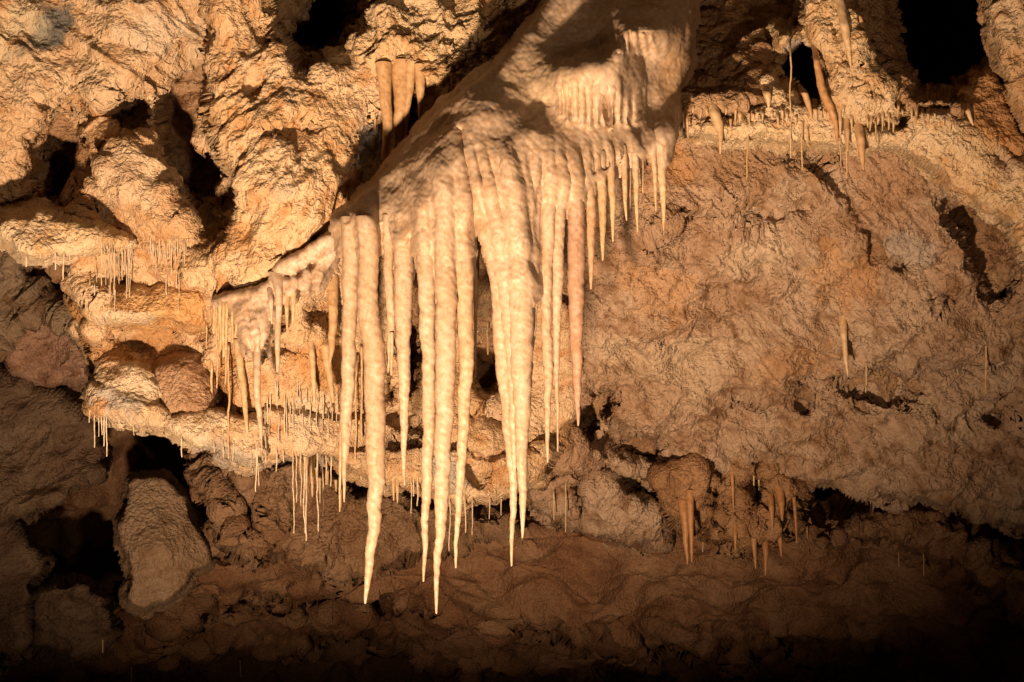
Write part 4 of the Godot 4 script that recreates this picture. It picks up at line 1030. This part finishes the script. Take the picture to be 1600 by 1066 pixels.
func small_formations() -> void:
	var pale := Color(0.60, 0.46, 0.29)
	var tan_ := Color(0.52, 0.36, 0.20)
	var mauve := Color(0.57, 0.46, 0.365)
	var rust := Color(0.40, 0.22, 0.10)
	for s in [
		["brown flowstone pillar, left one of the pair in the niche above the curtain's slope", 5.10, tan_, [[599, 98, 14], [600, 115, 12], [602, 150, 9.5], [603, 200, 8], [602, 255, 5]]],
		["brown flowstone pillar, right one of the pair in the niche above the curtain's slope", 5.08, tan_, [[628, 95, 17], [626, 120, 14], [627, 150, 12], [624, 190, 9], [621, 240, 6]]],
		["thin brown dripstone on the ridge left of the pillar pair", 5.12, tan_, [[552, 165, 4], [552, 185, 3], [551.5, 208, 1]]],
		["thin brown stalactite just left of the left pillar in the niche", 5.1, tan_, [[584, 112, 8], [585, 135, 5], [586, 165, 3], [586, 205, 1]]],
		["thin brown stalactite between the two pillars of the niche", 5.1, tan_, [[612, 104, 7], [613, 130, 5], [613, 165, 3], [612, 200, 1.2]]],
		["slender brown stalactite fused to the right side of the right pillar", 5.1, tan_, [[641, 102, 9], [640, 130, 7], [637, 165, 5], [633, 215, 2]]],
		["thin pale stalactite among the drips over the grey patch of the ridge", 5.1, tan_, [[566, 175, 4], [567, 190, 3], [567, 222, 1]]],
		["short hanging drip in the dark behind the right pillar", 5.2, tan_, [[655, 100, 9], [657, 150, 6], [656, 200, 2]]]]:
		stalactite("flowstone_pillar", s[0], "dripstone", s[3], front(s[3][1][0], s[3][0][1]) + 0.01, s[2])
	# the mauve drapery and its neighbours left of the long stalactites
	var lobes := []
	for e in [[[372, 462, 9], [378, 490, 7], [386, 525, 6], [393, 550, 3]], [[388, 460, 9], [394, 490, 8], [400, 525, 6.5], [403, 556, 3.5]], [[405, 455, 8], [410, 480, 6], [412, 515, 4.5], [411, 545, 2]], [[420, 448, 7], [424, 470, 5], [425, 500, 2]], [[436, 435, 9], [438, 455, 7], [437, 475, 5]], [[455, 420, 8], [457, 440, 7], [455, 462, 4]], [[474, 405, 8], [477, 430, 7], [474, 452, 4]], [[494, 392, 8], [498, 415, 7], [496, 440, 4]]]:
		lobes.append([e, 5.05, 2000.0])
	var o := sheet("mauve_drapery", V([338, 468, 350, 460, 375, 455, 400, 452, 420, 438, 428, 420, 445, 408, 470, 392, 500, 372, 522, 362, 528, 390, 512, 428, 498, 446, 488, 440, 478, 456, 466, 448, 458, 466, 446, 458, 440, 482, 430, 478, 426, 504, 418, 490, 414, 550, 407, 540, 403, 560, 396, 552, 390, 556, 380, 525, 368, 495, 352, 478]), W([345, 468, 5.12, 400, 460, 5.08, 400, 550, 5.09, 430, 430, 5.08, 430, 480, 5.08, 480, 400, 5.07, 480, 450, 5.08, 520, 370, 5.06]),
		{"lip": 0.05, "roll": 7.0, "rough": 3.0, "amp": [0.015, 0.008, 0.0, 0.0], "tones": [mauve, mauve, mauve], "mat": calcite, "thing": true, "flow": true, "drip": 0.35, "step": 1.5, "tubes": lobes, "cut": [{"e": [446, 432, 10, 7, 0], "a": 0.05, "p": 2.0, "j": 2.0}, {"e": [468, 425, 7, 10, 20], "a": 0.05, "p": 2.0, "j": 2.0}, {"e": [486, 415, 6, 9, 20], "a": 0.05, "p": 2.0, "j": 2.0}, {"e": [392, 510, 3, 18, -8], "a": 0.04, "p": 2.0, "j": 1.0}]})
	tag(o, "pale mauve lobed drapery on the rim left of the long stalactites", "drapery")
	for s in [
		["mauve dripstone column left of the long stalactites, straight and single", 5.12, mauve, [[432, 425, 14, 0.08], [435, 455, 6], [435, 500, 4.6], [434, 545, 4.2], [433.5, 580, 2]]],
		["short mauve drip left of the mauve column", 5.14, mauve, [[421, 445, 6, 0.05], [423, 470, 4], [424.5, 505, 1.2]]],
		["pale drapery lobe curving from the yellow threads to the rim", 5.22, pale, [[370, 530, 7, 0.08], [374, 560, 6], [379, 600, 5], [384, 640, 4], [386, 675, 2]]],
		["long mauve rib running down to the rim below the mauve drapery", 5.3, mauve, [[402, 545, 6], [402, 590, 6.5], [405, 640, 5], [408, 685, 2]]],
		["small orange drip, nearer the mauve column of two under the pale lump", 5.12, pale, [[447, 455, 8, 0.04], [448, 480, 3.5], [448.5, 519, 1]]],
		["small orange drip, farther from the mauve column of two under the pale lump", 5.13, pale, [[458, 455, 7, 0.04], [458, 480, 3], [457.5, 516, 1]]],
		["brown hanging rib in the dark just left of the long stalactites", 5.22, tan_, [[520, 430, 10, 0.06], [520, 480, 8], [519, 530, 6], [516, 565, 2]]],
		["orange drapery fold slanting to the right into the leftmost long stalactite", 5.28, pale, [[500, 490, 9, 0.06], [507, 540, 8], [514, 580, 6], [520, 628, 2]]],
		["thin orange drapery fold below the dark pockets", 5.3, pale, [[484, 510, 6, 0.05], [487, 550, 5], [490, 600, 3.5], [491, 640, 1.2]]]]:
		stalactite("drapery", s[0], "drapery", s[3], seat(s[3]), s[2])
	# the small drips along the bright band at the upper right
	var fringe := "drips along the bright band at the upper right"
	for s in [
		["small dark drip nearest the right end of the curtain on the bright band", 5.16, tan_, [[1074, 172, 4], [1074, 190, 2.4], [1075, 214, 0.9]]],
		["big tan drip, widest on the bright band, hanging below its edge", 5.08, pale, [[1110, 158, 7], [1117, 178, 9], [1123, 195, 8], [1126, 212, 4.5], [1125.5, 240, 1.2]]],
		["tiny drip just right of the big tan drip", 5.12, tan_, [[1145, 172, 4], [1142, 185, 3], [1142, 201, 0.9]]],
		["stubby pale drip pair, second right of the big tan drip", 5.12, pale, [[1156, 164, 4.5], [1156, 178, 4], [1156, 191, 1]]],
		["slim drip below the left end of the dark hollow", 5.12, pale, [[1187, 162, 4], [1184, 175, 3], [1183, 187, 0.9]]],
		["wide tan drip hanging from the small pointed rock left of the dark pocket", 5.08, pale, [[1195, 120, 7], [1199, 145, 6.5], [1201, 158, 4], [1201, 168, 1.2]]],
		["slim pale drip below the small pointed rock", 5.1, pale, [[1214, 166, 3.5], [1215, 182, 2.6], [1216, 196, 0.9]]],
		["curled tan drip on the rim of the dark pocket", 5.08, tan_, [[1249, 136, 5], [1257, 145, 5.5], [1263, 163, 4.5], [1269, 186, 1]]],
		["slim drip right of the curled one", 5.1, pale, [[1244, 168, 3.2], [1244, 182, 2.6], [1243, 198, 0.9]]],
		["stubby white topped drip before the brown ribbon", 5.1, pale, [[1273, 155, 4.5], [1274, 170, 4], [1276, 190, 1]]],
		["long brown ribbon of drapery crossing from the column to below the bright band", 5.06, Color(0.50, 0.31, 0.16), [[1272, 62, 4], [1276, 95, 5], [1285, 135, 6.5], [1296, 165, 7.5], [1305, 190, 5], [1309, 225, 1.2]]],
		["tan ribbon of drapery along the right side of the bright column", 5.06, Color(0.50, 0.31, 0.16), [[1334, -10, 4], [1342, 25, 4.5], [1352, 55, 4], [1360, 85, 2.5], [1366, 110, 0.9]]],
		["pale drip hanging from the bright column between its two ribbons", 5.05, pale, [[1310, -10, 7], [1320, 40, 7], [1327, 80, 4], [1330, 105, 1]]],
		["brown drip with a white tip, lowest below the bright band", 5.08, tan_, [[1338, 188, 9], [1344, 215, 7.5], [1347, 240, 5], [1349, 264, 1.6]]],
		["tan drip left of the brown one with the white tip", 5.1, tan_, [[1322, 178, 5], [1324, 205, 4], [1325, 235, 1.2]]],
		["slender tan drip right of the brown ribbon's end", 5.1, pale, [[1312, 165, 4], [1313, 190, 3], [1313, 213, 0.9]]],
		["dark short drip at the right end of the bright band, left of two", 5.08, tan_, [[1418, 148, 4], [1418, 162, 2.6], [1418, 178, 0.9]]],
		["dark short drip at the right end of the bright band, right of two", 5.08, tan_, [[1433, 158, 4], [1432, 175, 2.6], [1431, 194, 0.9]]],
		["pointed tan drip standing off the orange boss by the buttress", 5.1, pale, [[1508, 152, 4], [1512, 172, 4.5], [1520, 195, 2]]]]:
		stalactite("drip", s[0], "stalactite", s[3], seat(s[3]), s[2], fringe)
	var teeth := [1060, 1068, 1083, 1095, 1104, 1134, 1149, 1163, 1171, 1178, 1191, 1207, 1222, 1230, 1237, 1284, 1290, 1318, 1331, 1356, 1361, 1372, 1380, 1388, 1396, 1404, 1411, 1424, 1441, 1450, 1462, 1474, 1486]
	for k in teeth.size():
		var x: float = teeth[k]
		var y := 166.0 + (0.0 if x < 1330.0 else 12.0 if x < 1400.0 else -8.0 + (x - 1400.0) * 0.22) + rng.randf_range(-6, 4)
		var tp := [[x, y, rng.randf_range(2.8, 4.4)], [x + rng.randf_range(-1, 1), y + 9.0, 2.4], [x + rng.randf_range(-1, 1), y + rng.randf_range(15, 32), 0.8]]
		stalactite("tooth", "%s short tooth%s in the fringe of the upper right band" % [NTH[k], "" if k == 0 else " from the left"], "stalactite", tp, seat(tp), pale, "fine teeth of the bright band", 1.0, 10)
	var lone := [[1316, 492, 7], [1318, 520, 5], [1322, 560, 3.4], [1325, 586, 1]]
	stalactite("drip", "single tan stalactite alone on the broad slab at the right", "stalactite", lone, seat(lone), pale)
	# dim clusters at the lower right
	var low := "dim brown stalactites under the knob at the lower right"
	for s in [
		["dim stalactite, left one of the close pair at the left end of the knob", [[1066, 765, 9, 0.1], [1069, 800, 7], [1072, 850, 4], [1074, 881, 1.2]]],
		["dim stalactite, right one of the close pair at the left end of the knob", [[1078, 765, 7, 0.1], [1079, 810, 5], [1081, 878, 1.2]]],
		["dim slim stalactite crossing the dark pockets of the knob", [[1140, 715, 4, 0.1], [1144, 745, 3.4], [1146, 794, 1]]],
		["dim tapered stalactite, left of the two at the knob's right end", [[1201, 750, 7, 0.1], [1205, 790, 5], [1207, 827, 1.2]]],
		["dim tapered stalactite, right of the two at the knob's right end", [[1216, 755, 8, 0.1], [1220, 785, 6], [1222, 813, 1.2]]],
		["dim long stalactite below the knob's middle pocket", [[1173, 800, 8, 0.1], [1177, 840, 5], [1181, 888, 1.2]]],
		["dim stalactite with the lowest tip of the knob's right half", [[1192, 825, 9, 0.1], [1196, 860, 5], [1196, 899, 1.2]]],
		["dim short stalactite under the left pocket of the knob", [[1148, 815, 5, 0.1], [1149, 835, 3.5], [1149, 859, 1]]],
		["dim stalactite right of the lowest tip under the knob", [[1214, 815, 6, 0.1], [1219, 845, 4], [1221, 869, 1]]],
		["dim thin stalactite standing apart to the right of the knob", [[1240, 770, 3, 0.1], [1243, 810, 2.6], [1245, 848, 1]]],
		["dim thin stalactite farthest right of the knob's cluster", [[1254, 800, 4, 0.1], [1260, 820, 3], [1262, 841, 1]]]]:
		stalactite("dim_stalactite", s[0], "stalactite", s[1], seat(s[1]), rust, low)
	# brown drips below the rim, left of the long stalactites
	var rimdrips := [[467, 705, 745, 5], [474, 708, 760, 5], [481, 708, 772, 5.5], [487, 710, 776, 6], [494, 715, 752, 5], [499, 720, 786, 4.5], [511, 720, 757, 4], [524, 735, 770, 4.5], [531, 740, 800, 5], [614, 740, 782, 4], [620, 742, 786, 4.5]]
	for k in rimdrips.size():
		var r: Array = rimdrips[k]
		var rp := [[r[0], r[1], r[3] * 1.2, 0.05], [r[0] + 0.5, lerpf(r[1], r[2], 0.4), r[3] * 0.7], [r[0] + 1.0, r[2], 0.9]]
		stalactite("rim_drip", NTH[k] + " orange brown drip" + (" " if k == 0 else " from the left ") + "among the threads below the rim", "stalactite", rp, seat(rp), pale, "orange brown drips below the bright rim")

func sized(list: Array, r: float) -> Array:
	for e in list:
		if e.size() < 4:
			e.append(r)
	return list

func straws() -> void:
	var white := Color(0.62, 0.55, 0.43)
	var yellow := Color(0.58, 0.44, 0.26)
	var dull := white.lerp(yellow, 0.4)
	straws_of(sized([[41, 398, 416], [86, 392, 421], [99.5, 392, 436], [108, 392, 407], [63, 396, 403]], 1.3), "white straw", "under the lip of the pale left ledge", "straws under the pale ledge", white)
	var many := []
	for k in 24:
		many.append([158.0 + k * 2.05 + rng.randf_range(-0.8, 0.8), rng.randf_range(366, 410), rng.randf_range(415, 466), 0.8])
	straws_of(many, "thin straw", "in the dense fringe left of the pink hollow", "straws left of the pink hollow", white)
	many = []
	for k in 26:
		many.append([232.0 + k * 2.65 + rng.randf_range(-1.0, 1.0), rng.randf_range(366, 388), rng.randf_range(392, 432), 0.8])
	straws_of(many, "thin straw", "in the fringe across the pink hollow", "straws across the pink hollow", white)
	straws_of(sized([[260, 424, 461], [279, 426, 488], [275, 420, 450], [140, 430, 500], [147, 440, 485], [161, 470, 515], [150, 400, 440], [170, 440, 480], [180, 445, 505]], 0.8), "single thread", "below the fringe, before the orange hollow", "straws below the fringe", white)
	straws_of([[322.5, 505, 544, 1.2], [334, 468, 520, 2.4], [338, 466, 606, 1.5], [344, 468, 548, 2.8], [349, 470, 556, 2.2], [354, 474, 545, 2.8], [357, 540, 716, 1.4], [341, 480, 530, 2.0], [363, 480, 535, 2.2], [330, 560, 640, 2.0], [333, 590, 638, 1.8], [352, 500, 600, 1.3], [369, 500, 523, 1.8]], "yellow thread", "beside the mauve drapery", "yellow threads", yellow)
	straws_of(sized([[140, 632, 660], [147, 645, 699], [154, 648, 682], [158, 648, 679], [162.5, 650, 697], [166, 650, 713], [186, 652, 660], [208, 656, 680]], 0.9), "white straw", "below the left corner of the bright rim", "straws at the rim's left corner", white)
	straws_of(sized([[283, 680, 714], [348, 690, 715], [378, 690, 702], [334, 690, 706], [365, 690, 720], [392, 700, 730], [400, 690, 768], [403, 690, 759], [415, 690, 724], [432, 700, 736], [442, 700, 722]], 0.9), "white straw", "below the middle of the bright rim", "straws below the rim's middle", white)
	straws_of(sized([[458, 700, 833], [463, 700, 785], [475, 705, 833], [477.5, 705, 845], [496, 710, 830], [504, 715, 805], [509, 715, 757], [517, 715, 760], [470, 700, 790]], 1.0), "long white straw", "among the longest below the rim", "longest straws below the rim", white)
	many = []
	for k in 26:
		var y := rng.randf_range(590, 650)
		many.append([410.0 + k * 4.6 + rng.randf_range(-2.0, 2.0), y, y + rng.randf_range(25, 75), 0.8])
	straws_of(many, "fine straw", "between the mauve column and the long stalactites", "straws before the lit rock", white)
	straws_of(sized([[642, 745, 802], [652, 745, 790], [702, 770, 861], [726, 780, 832], [738, 780, 836], [765, 780, 811], [783, 775, 805], [600, 745, 770], [646, 745, 775]], 1.0), "pale straw", "below the rim behind the long stalactites", "straws behind the long stalactites", dull)
	straws_of(sized([[865, 770, 812], [884, 755, 831]], 1.0), "dim straw", "right of the fused stalactite's tips", "dim straws right of the tips", dull)
	straws_of(sized([[762, 500, 553], [565, 545, 690], [556, 560, 720]], 1.5), "thin straw", "in the gaps between long stalactites", "straws in the gaps", yellow)
	straws_of([[1235, 66, 246, 1.3]], "very long soda straw", "hanging across the dark pocket at the upper right", "", yellow)
	straws_of([[1497.5, -40, 26, 1.2]], "soda straw", "alone at the top edge before the black hollow", "", white)
	straws_of(sized([[1168, 180, 278], [1254, 190, 264], [1313, 200, 258], [1323, 215, 278], [1368, 185, 224], [1382, 190, 204], [1197, 190, 215], [1262, 200, 228], [1340, 200, 245]], 1.1), "fine straw", "hanging from the bright upper right band", "straws of the bright band", yellow)
	straws_of(sized([[1353, 570, 613], [1541, 535, 614]], 1.1), "thin straw", "on the dim part of the broad slab", "straws of the broad slab", yellow)
	straws_of(sized([[1178, 720, 758], [1186, 735, 790], [1250, 790, 830], [1098, 830, 862], [1405, 850, 885], [1443, 865, 900]], 1.2), "dim straw", "in the brown dusk at the lower right", "dim straws at the lower right", yellow)
	straws_of(sized([[205, 1040, 1066], [57, 1045, 1066], [375, 1035, 1058], [160, 1000, 1020]], 1.2), "dim straw", "near the bottom edge at the lower left", "dim straws at the bottom left", yellow)
